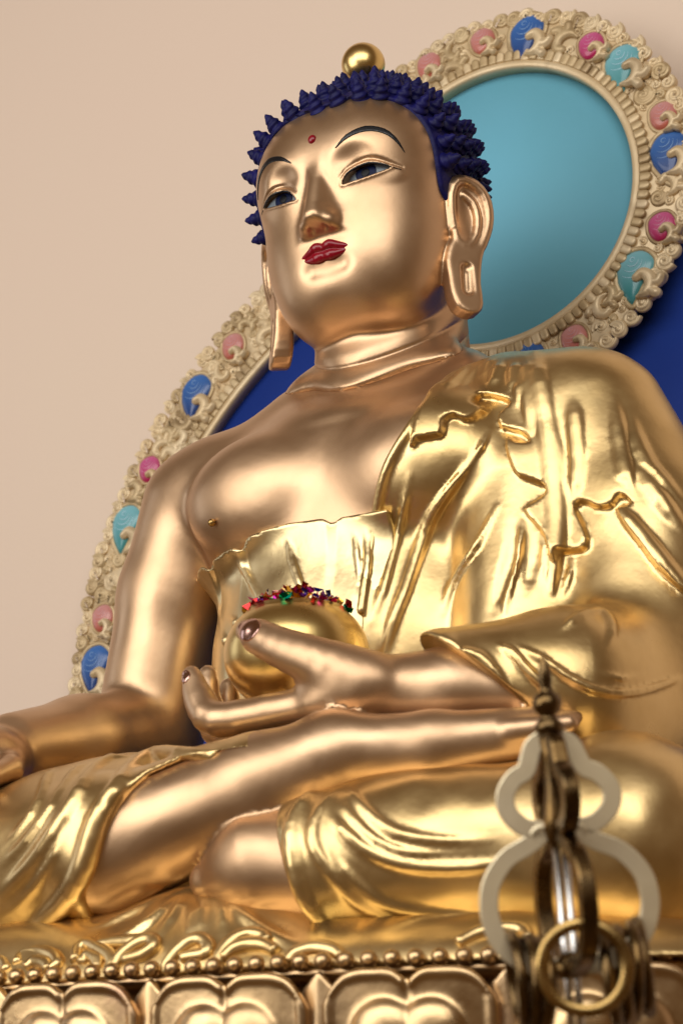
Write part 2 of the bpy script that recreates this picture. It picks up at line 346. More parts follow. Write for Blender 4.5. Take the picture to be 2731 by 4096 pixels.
# surface lines traced on the statue: (points, radii, blend)
EDGE_UPPER = [[7.87,-2.68,36.83],[7.36,-3.22,36.35],[7.63,-6.9,33.43],[6.94,-7.96,31.55],[5.95,-8.19,30.01],[5.14,-7.99,28.83],[4.38,-7.39,27.49],[3.76,-6.8,26.12],[3.49,-6.97,24.36],[3.42,-7.48,22.37],[3.32,-7.8,20.59]]
FOLDS_UPPER = [([[11.05,-0.75,37.55],[12.78,-4.26,34.78],[13.15,-4.9,32.78],[13.36,-4.9,31.18]],[0.114,0.152,0.095],0.179),([[12.12,-1.72,37.02],[13.28,-4.13,34.99],[13.72,-4.84,32.91],[13.88,-5.04,31.43],[14.0,-5.17,29.94]],[0.19,0.323,0.237],0.179),([[12.99,-2.29,36.61],[14.05,-4.41,34.45],[14.49,-4.85,32.73],[14.74,-4.91,31.11],[15.03,-5.11,29.09],[15.18,-5.29,27.02],[15.3,-5.55,25.23],[15.3,-5.9,23.7],[15.3,-6.42,21.68],[15.15,-6.57,20.14]],[0.237,0.427,0.57,0.57,0.475,0.332],0.25),([[9.14,-1.77,37.33],[8.82,-4.38,34.92],[9.09,-6.89,32.25]],[0.095,0.152,0.076],0.215),([[9.92,-1.12,37.65],[10.15,-2.9,36.48],[10.26,-4.15,34.48]],[0.095,0.152,0.076],0.215),([[10.17,-0.93,37.77],[11.09,-3.79,35.59],[10.91,-4.45,34.04]],[0.095,0.19,0.095],0.179),([[10.58,-0.21,37.95],[12.35,-4.03,35.22],[12.5,-4.57,33.43]],[0.095,0.209,0.095],0.179),([[8.45,-2.07,37.17],[8.27,-5.45,34.53],[8.12,-7.31,32.18]],[0.095,0.152,0.076],0.215),([[10.42,-6.52,29.28],[9.5,-6.86,28.12],[8.46,-6.67,27.24],[7.43,-6.27,26.42],[6.64,-5.83,25.41],[6.13,-6.22,23.48],[5.78,-6.87,21.53],[5.2,-7.31,19.69],[4.51,-7.18,17.72]],[0.142,0.285,0.38,0.399,0.399,0.38],0.322),([[11.96,-6.54,25.99],[10.64,-6.83,23.76],[9.33,-6.21,22.64],[8.43,-5.79,21.65],[7.89,-5.76,20.17]],[0.114,0.266,0.361,0.38,0.38],0.286),([[13.57,-6.45,24.74],[13.47,-6.95,23.39],[13.18,-7.2,22.03],[12.96,-7.43,20.82],[12.75,-7.45,19.08]],[0.19,0.332,0.38,0.332],0.215),([[14.5,-6.11,24.44],[14.83,-6.46,22.94],[14.63,-6.7,20.76]],[0.142,0.237,0.285,0.237],0.179),([[13.06,-6.95,22.77],[12.51,-7.55,20.77],[12.18,-7.51,18.94]],[0.095,0.19,0.209],0.179),([[6.8,-7.68,28.62],[6.01,-7.17,27.0],[5.18,-6.41,25.49],[4.81,-6.78,23.57],[4.56,-7.34,21.62],[3.88,-7.45,19.77]],[0.095,0.237,0.285,0.237],0.322),([[11.23,-5.7,31.34],[10.96,-6.49,30.0],[10.05,-6.59,28.84]],[0.095,0.19,0.095],0.215),([[16.3,-4.61,32.25],[16.54,-4.96,31.2],[16.67,-5.07,29.73],[16.78,-5.19,28.3],[16.75,-5.41,26.78],[16.7,-5.3,25.64]],[0.076,0.19,0.266,0.247,0.142],0.179),([[18.38,-3.66,32.27],[18.88,-4.35,30.2],[19.21,-4.71,28.51],[19.62,-5.16,26.82],[19.82,-5.16,25.55]],[0.076,0.209,0.266,0.228],0.179),([[19.35,-3.47,30.87],[19.95,-4.12,29.08],[20.6,-4.46,27.47],[21.39,-4.48,26.22],[22.21,-3.77,24.82]],[0.076,0.209,0.266,0.266],0.179),([[19.77,-4.52,27.85],[20.95,-4.93,25.96],[21.74,-4.72,24.42],[22.28,-4.05,23.07]],[0.095,0.237,0.266],0.179),([[19.23,-5.57,24.63],[19.84,-5.82,23.74],[20.7,-5.73,22.43],[21.54,-5.66,21.02],[22.45,-5.04,19.5]],[0.19,0.285,0.323,0.323],0.143),([[15.29,-4.82,31.26],[15.43,-5.22,29.57],[15.77,-5.3,27.74],[15.83,-5.49,25.84],[15.69,-5.52,23.92]],[0.076,0.152,0.152,0.095],0.179),([[16.35,-5.63,22.6],[16.13,-6.14,21.04],[15.66,-6.32,19.73]],[0.095,0.237,0.237],0.179),([[18.48,-13.33,15.74],[19.02,-12.69,16.48],[19.37,-11.41,17.15],[19.59,-10.04,17.52],[20.26,-10.5,16.85],[20.72,-11.39,15.88],[20.56,-12.24,14.79]],[0.142,0.323,0.399,0.418,0.342,0.142],0.215),([[16.44,-14.67,15.13],[18.05,-14.51,14.25],[19.04,-14.04,13.35],[20.2,-13.17,12.63],[21.29,-11.77,12.51],[22.11,-9.55,13.13],[22.66,-6.76,14.19]],[0.142,0.209,0.247,0.247,0.209],0.143),([[15.72,-15.1,15.12],[16.53,-15.1,14.75],[17.2,-14.91,13.82],[17.99,-14.49,12.85],[18.49,-13.73,12.01]],[0.114,0.237,0.266,0.19],0.143),([[20.29,-12.93,13.57],[21.39,-11.84,13.29],[21.91,-9.41,13.89]],[0.076,0.142,0.076],0.25)]
GROOVES = [([[13.05,-7.03,24.74],[13.0,-7.34,22.85],[12.57,-7.71,21.04],[12.11,-7.96,19.26]],[0.2,0.4,0.5,0.45,0.2],-0.4),([[14.24,-6.79,24.01],[14.23,-7.22,22.13],[14.06,-7.57,20.27]],[0.2,0.4,0.5,0.45,0.2],-0.4),([[15.13,-6.44,23.36],[15.15,-6.83,21.47]],[0.2,0.4,0.5,0.45,0.2],-0.4),([[9.81,-6.75,27.77],[8.44,-6.2,26.44],[7.51,-5.75,25.27],[7.03,-6.14,23.54],[6.65,-6.77,21.54],[6.2,-7.27,19.66]],[0.2,0.4,0.5,0.45,0.2],-0.4),([[11.43,-7.24,23.6],[10.16,-7.06,22.13],[9.25,-6.73,20.89],[8.57,-6.41,19.62]],[0.2,0.4,0.5,0.45,0.2],-0.4),([[7.7,-8.09,29.11],[6.73,-7.57,27.49],[5.81,-6.7,25.87],[5.32,-6.78,24.0],[5.08,-7.39,21.89]],[0.2,0.4,0.5,0.45,0.2],-0.4),([[19.3,-6.14,23.58],[20.02,-6.22,22.27],[21.19,-6.26,20.71],[22.44,-5.95,19.1]],[0.2,0.4,0.5,0.45,0.2],-0.4)]
HEM_POLY = [[7.63,-6.9,33.43],[7.06,-8.09,30.27],[7.55,-7.99,30.63],[8.99,-7.53,30.78],[9.03,-7.31,31.73],[9.61,-6.86,32.12],[10.17,-6.67,31.72],[10.68,-6.07,32.07],[10.95,-5.37,32.74],[10.32,-5.56,33.15],[10.36,-4.78,33.91],[11.72,-4.71,33.5],[12.34,-4.79,33.0],[11.78,-5.06,32.37],[11.98,-5.4,31.33],[13.21,-5.26,30.82],[13.87,-5.4,30.02],[13.04,-5.65,30.1],[12.5,-5.57,30.61],[12.5,-5.89,29.87],[12.83,-6.13,28.74],[13.33,-6.16,27.77],[14.61,-5.67,27.16],[14.94,-5.61,26.53],[14.11,-6.2,25.89],[13.76,-6.44,25.42],[14.43,-6.33,24.47],[14.98,-6.16,23.7],[15.49,-6.19,22.06],[15.7,-5.92,22.71],[17.04,-5.88,22.63],[17.44,-5.89,23.25],[16.76,-5.56,24.95],[16.6,-5.49,25.43],[17.01,-5.54,25.68],[17.6,-5.65,25.42],[18.18,-5.74,25.06],[18.96,-5.69,25.1],[19.4,-5.5,25.71],[20.08,-5.46,25.05],[19.25,-5.71,24.79],[19.82,-5.76,23.73],[20.69,-5.7,22.42],[21.54,-5.65,21.02],[22.65,-5.23,19.57]]
RUFFLES = [([[7.07,-8.19,30.27],[7.57,-8.07,30.64],[8.33,-7.84,30.68],[9.0,-7.57,30.78],[9.11,-7.45,31.18],[9.0,-7.39,31.67],[9.13,-7.18,32.11],[9.63,-6.9,32.14],[10.2,-6.71,31.74],[10.72,-6.11,32.1],[10.99,-5.42,32.77],[11.03,-5.09,33.23]],[0.2,0.28,0.26,0.22],0.15),([[11.04,-5.12,33.25],[10.68,-5.72,32.78],[10.27,-5.7,33.19],[10.11,-5.22,33.72],[10.37,-4.82,33.95],[11.03,-4.83,33.65],[11.73,-4.77,33.52],[12.34,-4.86,33.02],[12.26,-4.99,32.48],[11.81,-5.14,32.4],[11.36,-5.19,32.83]],[0.22,0.28,0.28,0.22],0.15),([[11.14,-5.12,33.16],[11.42,-5.37,32.35],[12.0,-5.45,31.36],[12.45,-5.46,30.97],[13.22,-5.3,30.84],[13.88,-5.43,30.03],[13.74,-5.66,29.59],[13.06,-5.72,30.13],[12.52,-5.65,30.65]],[0.2,0.28,0.3,0.22],0.15),([[12.41,-5.65,30.84],[12.52,-5.99,29.91],[12.85,-6.2,28.75],[13.35,-6.21,27.78],[14.01,-6.0,27.47],[14.64,-5.72,27.17],[14.97,-5.66,26.54],[14.89,-5.79,26.13],[14.14,-6.26,25.91],[13.79,-6.51,25.44],[13.94,-6.55,25.02],[14.48,-6.42,24.49],[15.04,-6.26,23.72]],[0.22,0.32,0.34,0.32,0.3,0.25],0.15),([[13.35,-6.3,27.66],[13.26,-6.46,26.61],[13.38,-6.58,25.7],[13.78,-6.58,25.13]],[0.15,0.25,0.2],0.15),([[19.28,-5.83,24.91],[19.84,-5.73,24.64],[20.11,-5.53,25.07],[19.86,-5.46,25.65],[19.41,-5.55,25.72],[18.96,-5.74,25.11],[18.18,-5.79,25.07],[17.6,-5.71,25.43],[17.0,-5.6,25.69],[16.59,-5.55,25.43],[16.75,-5.61,24.96],[17.13,-5.78,24.12],[17.43,-5.95,23.26],[17.03,-5.94,22.64],[16.35,-5.85,22.56],[15.73,-5.99,22.72],[15.53,-6.25,22.07]],[0.22,0.32,0.34,0.32,0.34,0.32,0.3],0.15),([[18.24,-5.77,24.88],[18.07,-5.83,23.98],[17.82,-5.91,23.04],[17.43,-5.96,22.39]],[0.2,0.3,0.25],0.3)]
CUFF = [([[13.46,-17.09,14.11],[14.05,-16.48,14.63],[15.02,-15.86,14.42],[15.67,-15.59,13.6],[16.14,-15.2,12.71],[16.57,-14.69,11.94],[17.01,-13.99,11.1],[17.77,-13.0,10.25]],[0.25,0.35,0.35,0.3,0.25],0.3)]
EDGE_INNER = [[-14.38,-0.06,27.7],[-12.49,-2.45,27.32],[-9.58,-5.65,26.64],[-8.2,-6.41,26.52],[-6.53,-6.86,26.43],[-4.96,-7.2,26.68],[-3.56,-7.31,26.94],[-2.24,-7.3,27.06],[-0.93,-7.3,27.0],[0.52,-7.3,26.76],[1.16,-7.28,26.77],[2.42,-7.25,26.83],[3.87,-7.18,26.6]]
PLEATS = [([[-6.51,-6.42,26.39],[-6.21,-6.21,25.14],[-4.41,-7.0,22.69]],[0.18,0.22,0.2],0.25),([[-2.28,-6.91,26.5],[-1.87,-7.33,24.89],[-1.04,-7.83,23.05],[-0.36,-7.91,21.4]],[0.2,0.24,0.2],0.15),([[2.35,-6.89,26.37],[2.73,-7.25,24.6],[3.07,-7.44,22.39]],[0.15,0.2,0.15],0.2),([[3.23,-6.87,26.65],[3.41,-7.06,24.82],[3.54,-7.45,22.99],[3.29,-7.56,21.49]],[0.2,0.28,0.2],0.2),([[-11.39,-2.65,26.61],[-10.86,-2.19,24.87],[-6.53,-6.42,21.48]],[0.2,0.3,0.3],0.2),([[-13.88,-0.23,27.81],[-10.12,-2.97,24.17],[-7.58,-6.0,20.58]],[0.25,0.3,0.3],0.2),([[-4.84,-6.49,25.74],[-3.73,-7.21,23.9],[-2.86,-7.47,22.43]],[0.08,0.14,0.1],0.5),([[0.36,-7.02,26.13],[0.72,-7.47,24.58],[1.03,-7.64,22.65]],[0.08,0.14,0.1],0.5)]
EDGE_RIGHT = [[2.13,-21.75,9.61],[-0.26,-21.39,9.68],[-2.1,-21.86,8.97],[-2.94,-22.48,7.99],[-3.64,-22.88,7.16],[-4.0,-23.12,6.09],[-4.71,-23.06,4.38],[-5.14,-22.83,3.62],[-5.72,-22.52,2.99],[-6.43,-21.09,1.83]]
FOLDS_RIGHT = [([[2.03,-21.48,9.52],[-0.82,-20.41,10.13],[-6.25,-15.11,11.54],[-5.09,-18.58,10.12],[-3.53,-21.94,8.45],[-3.88,-22.58,7.34],[-4.33,-22.9,6.31],[-4.84,-22.92,4.79],[-5.63,-22.59,3.55],[-7.72,-21.36,2.47],[-11.16,-19.42,1.57],[-14.64,-17.86,1.2]],[0.25,0.5,0.6,0.65,0.6,0.55],0.39),([[-6.05,-17.49,10.73],[-7.49,-17.7,10.96],[-7.26,-19.46,9.9],[-6.12,-21.9,8.57],[-6.04,-22.67,7.56],[-6.94,-23.06,5.99],[-8.92,-22.42,4.57],[-11.83,-21.11,3.41]],[0.2,0.5,0.6,0.6,0.55],0.325),([[-8.62,-18.18,10.53],[-8.94,-18.98,10.33],[-8.22,-20.7,9.18],[-7.76,-22.47,7.52],[-9.33,-22.5,5.87],[-11.4,-21.79,4.82]],[0.15,0.3,0.36,0.3],0.325),([[-11.6,-17.32,10.74],[-10.92,-19.12,10.1],[-9.71,-20.95,8.67],[-9.52,-22.03,7.33],[-11.42,-21.82,5.54]],[0.2,0.3,0.32,0.3],0.26),([[-5.71,-23.02,6.62],[-6.78,-23.25,4.88],[-9.16,-22.01,3.45],[-12.6,-20.18,2.3]],[0.1,0.25,0.3],0.455)]
EDGE_LEFT = [[7.87,-18.75,7.89],[7.22,-19.9,7.38],[5.6,-20.32,6.93],[5.92,-21.37,6.4],[6.47,-22.29,5.3],[6.91,-22.67,3.87],[7.19,-22.46,2.54],[7.43,-21.79,1.37],[7.77,-20.83,0.56],[7.85,-18.76,0.08],[8.42,-18.43,0.08]]
FOLDS_LEFT = [([[6.88,-17.8,7.72],[7.6,-20.95,6.88],[7.45,-21.9,5.84],[7.54,-22.41,4.67],[7.77,-22.42,3.18],[7.92,-21.84,1.79],[8.19,-20.98,0.93],[8.15,-19.26,0.3],[8.43,-18.48,0.58]],[0.2,0.45,0.55,0.55,0.5],0.26),([[8.99,-19.6,7.31],[8.97,-21.27,6.55],[8.75,-22.19,5.41],[8.81,-22.49,4.37],[9.24,-22.36,3.39],[9.92,-21.79,2.34],[10.44,-20.94,1.44],[11.35,-19.85,0.83],[13.03,-18.76,0.37],[15.47,-17.87,0.42]],[0.2,0.3,0.36,0.36,0.3,0.2],0.325),([[9.18,-21.55,5.9],[10.15,-21.93,4.9],[11.13,-21.62,3.97],[12.38,-21.12,3.3],[13.97,-20.61,2.93],[16.34,-19.98,2.8],[18.26,-19.36,3.09]],[0.15,0.34,0.4,0.4,0.34,0.15],0.26),([[9.64,-22.12,3.9],[10.24,-21.89,2.83],[10.85,-21.18,2.03],[11.66,-20.34,1.4],[13.31,-19.45,0.95],[15.87,-18.45,0.55],[18.03,-17.84,0.67]],[0.15,0.36,0.42,0.42,0.34,0.15],0.26),([[8.94,-19.25,7.51],[10.08,-20.68,6.78],[11.11,-21.11,5.81],[12.27,-21.13,4.87],[13.42,-20.94,4.41],[15.18,-20.54,4.11],[17.48,-19.67,4.05]],[0.15,0.25,0.3,0.26,0.12],0.325),([[8.65,-19.7,7.3],[10.1,-21.41,6.0],[11.21,-21.54,4.76],[12.55,-21.21,3.87],[14.07,-20.81,3.54],[16.16,-19.98,3.47]],[0.1,0.2,0.24,0.2,0.1],0.325),([[9.67,-21.95,2.89],[10.38,-21.48,2.0],[11.08,-20.48,1.2],[12.0,-19.34,0.82]],[0.1,0.22,0.22,0.1],0.325)]
FAN = [([[-0.92,-19.01,2.76],[-1.72,-19.11,2.9],[-2.88,-20.97,1.76],[-5.32,-21.16,0.87],[-8.43,-20.7,0.24]],[0.2,0.3,0.4,0.35],0.5),([[-0.94,-19.03,2.8],[-0.96,-21.65,1.55],[-2.07,-22.4,0.49],[-3.73,-22.24,-0.05]],[0.15,0.3,0.35,0.3],0.5),([[-0.92,-19.01,2.8],[0.08,-21.56,1.74],[-0.18,-22.43,0.2]],[0.12,0.22,0.28],0.5),([[-0.9,-19.0,2.8],[1.34,-22.1,1.15],[1.72,-22.79,-0.38]],[0.1,0.2,0.25],0.5),([[-0.23,-19.02,2.8],[1.76,-21.84,1.35],[2.2,-22.68,-0.31]],[0.2,0.3,0.35],0.5),([[1.12,-20.05,2.48],[3.0,-21.75,1.3],[3.55,-22.35,-0.03]],[0.15,0.25,0.3],0.5),([[1.94,-20.44,2.22],[4.35,-21.73,0.98],[6.54,-22.4,-0.24],[8.04,-22.55,-0.97]],[0.12,0.25,0.3,0.25],0.6),([[-7.16,-19.32,1.18],[-7.55,-19.16,1.44],[-4.07,-19.69,2.28],[-1.61,-19.04,2.96],[-0.89,-19.03,3.02],[-0.04,-18.95,3.09],[3.46,-20.4,2.28],[6.29,-19.95,1.37]],[0.15,0.2,0.22,0.25,0.22,0.2],0.3),([[-9.86,-17.36,1.31],[-10.6,-19.18,1.07],[-11.17,-21.09,0.19],[-13.15,-20.79,-0.19]],[0.15,0.25,0.25],0.6)]
SCROLLS = [([[0.93,-24.05,-1.89],[1.12,-23.82,-1.27],[1.46,-23.51,-0.72],[1.93,-23.2,-0.29],[2.53,-23.08,-0.18],[3.14,-23.26,-0.53],[3.17,-23.52,-0.93],[2.5,-23.65,-1.02],[1.87,-23.76,-1.09]],[0.3,0.42,0.42,0.3],0.1),([[4.16,-23.84,-1.64],[4.06,-23.56,-1.07],[4.23,-23.18,-0.58],[4.65,-22.81,-0.17],[5.29,-22.57,-0.02],[6.05,-22.64,-0.16],[6.46,-22.91,-0.45]],[0.3,0.42,0.42,0.3],0.1),([[4.25,-23.68,-1.24],[4.69,-23.28,-0.77],[5.46,-23.03,-0.58],[6.36,-23.02,-0.67],[7.15,-23.28,-1.02]],[0.3,0.42,0.42,0.3],0.1),([[-2.26,-23.81,-1.3],[-2.15,-23.55,-0.85],[-1.66,-23.23,-0.37],[-0.96,-23.04,-0.02],[-0.39,-23.08,-0.06],[-0.18,-23.34,-0.42],[-0.72,-23.59,-0.8],[-1.8,-23.68,-0.97]],[0.3,0.42,0.42,0.3],0.1),([[-5.17,-23.31,-0.81],[-5.49,-22.74,-0.26],[-5.09,-22.41,0.06],[-4.12,-22.82,-0.2],[-2.8,-23.39,-0.78],[-2.48,-23.75,-1.31],[-2.73,-23.92,-1.69]],[0.3,0.42,0.42,0.3],0.1),([[-4.65,-23.5,-1.03],[-4.44,-23.13,-0.63],[-3.65,-23.4,-0.9],[-3.43,-23.76,-1.35]],[0.3,0.42,0.42,0.3],0.1),([[-9.43,-22.82,-0.72],[-9.59,-22.22,-0.25],[-8.5,-22.14,-0.13],[-7.09,-22.67,-0.45],[-6.4,-23.18,-0.89],[-6.66,-23.44,-1.21]],[0.3,0.42,0.42,0.3],0.1),([[-8.62,-23.15,-1.03],[-8.22,-22.83,-0.73],[-7.18,-23.09,-0.92],[-6.87,-23.45,-1.26]],[0.3,0.42,0.42,0.3],0.1),([[-11.74,-22.71,-0.95],[-11.69,-22.16,-0.5],[-10.73,-22.37,-0.57],[-9.92,-23.04,-1.07]],[0.3,0.42,0.42,0.3],0.1),([[7.94,-23.51,-1.58],[8.28,-23.19,-1.17],[9.27,-22.9,-0.95],[10.3,-22.96,-1.15],[10.77,-23.16,-1.48]],[0.3,0.42,0.42,0.3],0.1),([[-4.05,-22.81,-0.02],[-2.99,-22.8,0.02],[-1.72,-22.97,-0.01],[-0.86,-23.07,0.11]],[0.3,0.42,0.42,0.3],0.1),([[16.46,-21.92,-1.03],[17.16,-21.14,-0.53],[18.2,-20.57,-0.34],[19.22,-20.51,-0.47],[19.75,-20.96,-0.92]],[0.3,0.42,0.4,0.3],0.1)]
# ------------------------------------------------------------------ cloth fields
RUFFLES = [([(x, y - .26, z + .08) for x, y, z in P_], [x * .5 for x in r_], .14) for P_, r_, k_ in RUFFLES]
HEM_XZ = [tuple(v) for v in spline([(x, z) for x, y, z in HEM_POLY], 2)] + [(30, HEM_POLY[-1][2] - 4), (30, 46), (4, 46)]
def ropes(L): return [rope(spline(pts, 2), rad, k) for pts, rad, k in L]
FOLDS_UPPER, GROOVES, RUFFLES, CUFF, PLEATS, FOLDS_RIGHT, FOLDS_LEFT, FAN, SCROLLS = map(ropes, (FOLDS_UPPER, GROOVES, RUFFLES, CUFF, PLEATS, FOLDS_RIGHT, FOLDS_LEFT, FAN, SCROLLS))
RIM = rope(spline(EDGE_UPPER, 3), [.3, .34, .34, .3], .25)
def wob(p, s, a):
    """slow unevenness of hand-laid plaster"""
    q = p / s
    return a * (np.sin(q[:, 0] * 1.3 + 2 * np.sin(q[:, 2] * .7)) * np.sin(q[:, 2] * 1.1 + 1.3 * np.sin(q[:, 1] * .9)) + .5 * np.sin(q[:, 0] * 2.3 + q[:, 1] * 1.9) * np.sin(q[:, 2] * 2.7 - q[:, 0]))
EU = np.array(EDGE_UPPER)[::-1]
CUF_N = A(-.8, -.55, -1.18) / np.float32(math.sqrt(.64 + .3025 + 1.392)); CUF_P = A(12.2, -14, 15.0)
def upper_cut(p):
    xb = np.interp(p[:, 2], np.r_[6, 14, EU[:, 2], 39.2], np.r_[2.2, 2.9, EU[:, 0], 11.8])
    xb = np.where(p[:, 1] > 3, xb - np.clip((p[:, 1] - 3) * 12, 0, 26), xb)
    c = xb - p[:, 0]
    arm = (p - CUF_P) @ CUF_N                                        # the cuff
    far = (p[:, 1] < -9.3) | (p[:, 0] > 14)
    return np.where(far, np.maximum(c, arm), c) * .9
def upper_robe(p):
    d = upper_base(p) + wob(p, 1.9, .03)
    d = lays(p, d, FOLDS_UPPER)
    d = lays(p, d, GROOVES[:2])
    m = (p[:, 1] < 2) & (p[:, 2] > 17) & (np.abs(d) < 1.6)                                # outer layer ends in the rippled hem
    if m.any():
        o = poly2(p[m][:, [0, 2]], HEM_XZ); t = np.clip(.5 - o / .3, 0, 1); d[m] = d[m] - .5 * t * t * (3 - 2 * t) * np.clip((2 - p[m][:, 1]) / 2, 0, 1)
    d = lays(p, d, CUFF)
    d = smax(d, upper_cut(p), .35)
    # thick rolled rim along the front edge
    return lay(p, d, RIM)
def inner_robe(p):
    x = p[:, 0]; zt = np.interp(x, [-13, -12.4, -9.6, -8.2, -6.5, -5, -3.5, -2, 0, 2, 4], [26.3, 26.3, 26.1, 26.2, 26.4, 26.8, 27.0, 27.1, 27.0, 26.9, 26.8])
    zt = zt - .3 * np.exp(-((x + 9.5) / .45) ** 2) - .35 * np.exp(-((x + 6.0) / .45) ** 2) - .3 * np.exp(-((x - 1.0) / .4) ** 2)
    fl = np.clip((p[:, 2] - 20) / 7, 0, 1.1)
    step = np.interp(x, [-10.2, -9.6, -9.1, -6.3, -5.7, .7, 1.3, 4], [.25, .35, .05, .32, .05, .32, .05, .3])
    d = torso(p) - .3 - .35 * fl * fl - step * .8 * fl - .4 * fl * np.clip((-x - 7) / 4, 0, 1) + wob(p, 1.8, .03)
    d = lays(p, d, PLEATS[:6])
    return smax(smax(d, (p[:, 2] - zt) * .95, .2), x - 5, .1)
ER = np.array(EDGE_RIGHT)[::-1]
def right_robe(p):
    d = right_base(p) + wob(p, 1.6, .05)
    d = lays(p, d, FOLDS_RIGHT)
    xh = np.interp(p[:, 2], np.r_[-2, ER[:, 2], 9.9], np.r_[-7, ER[:, 0], 6])
    w = np.clip((p[:, 1] + 20) / 3.5, 0, 1); xh = xh + (np.maximum(xh, 4) - xh) * w
    return lay(p, smax(d, (p[:, 0] - xh) * .75, .3), FOLDS_RIGHT[0])
EL = np.array(EDGE_LEFT)[::-1]
def left_robe(p):
    d = left_base(p) + wob(p, 1.6, .05)
    d = lays(p, d, FOLDS_LEFT)
    xh = np.interp(p[:, 2], np.r_[-2, EL[:, 2], 9], np.r_[9.5, EL[:, 0], 7.5])
    xh = np.where(p[:, 1] > -16, np.minimum(xh, 3), xh)
    return smax(d, (xh - p[:, 0]) * .85, .3)
def apron(p):
    d = ell(p, (0, -13.5, -2.4), (31, 10.4, 4.6))
    d = smin(d, ell(p, (.4, -18.0, -1.8), (9, 5.0, 5.0)), 2.2) + wob(p, 1.4, .05)
    d = smin(d, ell(p, (-9.5, -16.6, -1.2), (11, 6.0, 4.0)), 1.5)
    d = lays(p, d, FAN)
    return smax(d, -1.88 - p[:, 2], .1)
# ------------------------------------------------------------------ materials
def mat(name, col, metal=0, rough=.5, col2=None, scale=6, rvar=0, bump=0, bscale=30, coat=0, spots=None, spec=None):
    """principled paint or metal; col2 = second tone mottled in by noise, spots = (colour, threshold)"""
    M = bpy.data.materials.new(name); M.use_nodes = True; nt = M.node_tree; N = nt.nodes; L = nt.links; b = N['Principled BSDF']
    b.inputs['Base Color'].default_value = (*col, 1); b.inputs['Metallic'].default_value = metal; b.inputs['Roughness'].default_value = rough; b.inputs['Coat Weight'].default_value = coat
    if spec is not None: b.inputs['Specular IOR Level'].default_value = spec
    geo = N.new('ShaderNodeNewGeometry')
    def noise(s, det=4, rgh=.55):
        n = N.new('ShaderNodeTexNoise'); n.inputs['Scale'].default_value = s; n.inputs['Detail'].default_value = det; n.inputs['Roughness'].default_value = rgh; L.new(geo.outputs['Position'], n.inputs['Vector']); return n
    def ramp(src, a, bb, va=0., vb=1.):
        m = N.new('ShaderNodeMapRange'); m.inputs[1].default_value = a; m.inputs[2].default_value = bb; m.inputs[3].default_value = va; m.inputs[4].default_value = vb; L.new(src, m.inputs[0]); return m.outputs[0]
    out = None
    if col2:
        n = noise(scale); x = N.new('ShaderNodeMix'); x.data_type = 'RGBA'; x.inputs[6].default_value = (*col, 1); x.inputs[7].default_value = (*col2, 1)
        L.new(ramp(n.outputs[0], .35, .68), x.inputs[0]); out = x.outputs[2]
    if spots:
        n = noise(spots[2], 3, .55); x = N.new('ShaderNodeMix'); x.data_type = 'RGBA'; x.inputs[7].default_value = (*spots[0], 1)
        if out: L.new(out, x.inputs[6])
        else: x.inputs[6].default_value = (*col, 1)
        L.new(ramp(n.outputs[0], spots[1], spots[1] + .12, 0, spots[3]), x.inputs[0]); out = x.outputs[2]
    if out: L.new(out, b.inputs['Base Color'])
    if rvar: L.new(ramp(noise(scale * 1.7, 5).outputs[0], .3, .7, rough - rvar, rough + rvar), b.inputs['Roughness'])
    if bump:
        bp = N.new('ShaderNodeBump'); bp.inputs['Strength'].default_value = 1; bp.inputs['Distance'].default_value = bump
        L.new(noise(bscale, 3).outputs[0], bp.inputs['Height']); L.new(bp.outputs[0], b.inputs['Normal'])
    return M
SKIN = mat('bronze_gold_paint', (.645, .44, .272), .93, .39, (.56, .365, .212), 3.5, .06, .0006, 18)
ROBE = mat('gold_leaf', (.79, .58, .28), .95, .33, (.64, .455, .20), 5, .06, .0009, 20, spots=((.42, .33, .16), .60, 3.2, .7))
ROBE2 = mat('gold_leaf_pale', (.82, .66, .37), 1, .34, (.72, .56, .29), 5, .07, .0010, 22, spots=((.45, .38, .2), .6, 4, .6))
BOWLG = mat('gilt_bowl', (.82, .60, .25), 1, .30, (.72, .52, .2), 4, .05, .0006, 16)
LOTUS = mat('lotus_gilding', (.66, .46, .24), 1, .33, (.52, .36, .2), 6, .08, .0010, 25, spots=((.36, .2, .14), .58, 5, .7))
HAIRM = mat('ultramarine_paint', (.0022, .0025, .048), 0, .55, (.005, .005, .10), 30, 0, .0012, 90, spec=.25)
LIPM = mat('crimson_lacquer', (.27, .003, .014), 0, .22, (.2, .002, .01), 20)
BLACK = mat('black_lacquer', (.006, .007, .010), 0, .22)
WHITE = mat('eye_enamel', (.16, .19, .22), 0, .3, spec=.3)
IRIS = mat('iris_blue', (.0025, .006, .028), 0, .4, (.005, .011, .05), 60, spec=.12)
PUPIL = mat('pupil_black', (.002, .002, .004), 0, .3, spec=.15)
NAIL = mat('nail_copper', (.62, .38, .32), 1, .2)
CARVE = mat('aged_cream_gilding', (.66, .50, .29), .25, .45, (.76, .62, .41), 7, .08, .0008, 40, spots=((.34, .23, .11), .56, 7, .6))
CARVE2 = mat('aged_umber_gilding', (.46, .33, .17), .3, .45, (.62, .48, .28), 9, .08, .0008, 40, spots=((.24, .15, .07), .55, 8, .6))
TEAL = mat('teal_paint', (.155, .45, .58), 0, .65, (.17, .48, .65), 1.3, 0, .0004, 40, spec=.3)
BLUE = mat('deep_blue_paint', (.016, .05, .30), 0, .5, (.013, .04, .26), 1.5, 0, .0004, 40, spec=.3)
WALLM = mat('beige_plaster', (.76, .62, .505), 0, .9, (.76, .605, .50), .5, 0, .0006, 60, spec=.15)
BRONZE = mat('dark_bronze', (.20, .12, .045), 1, .28, (.09, .06, .03), 20, .08)
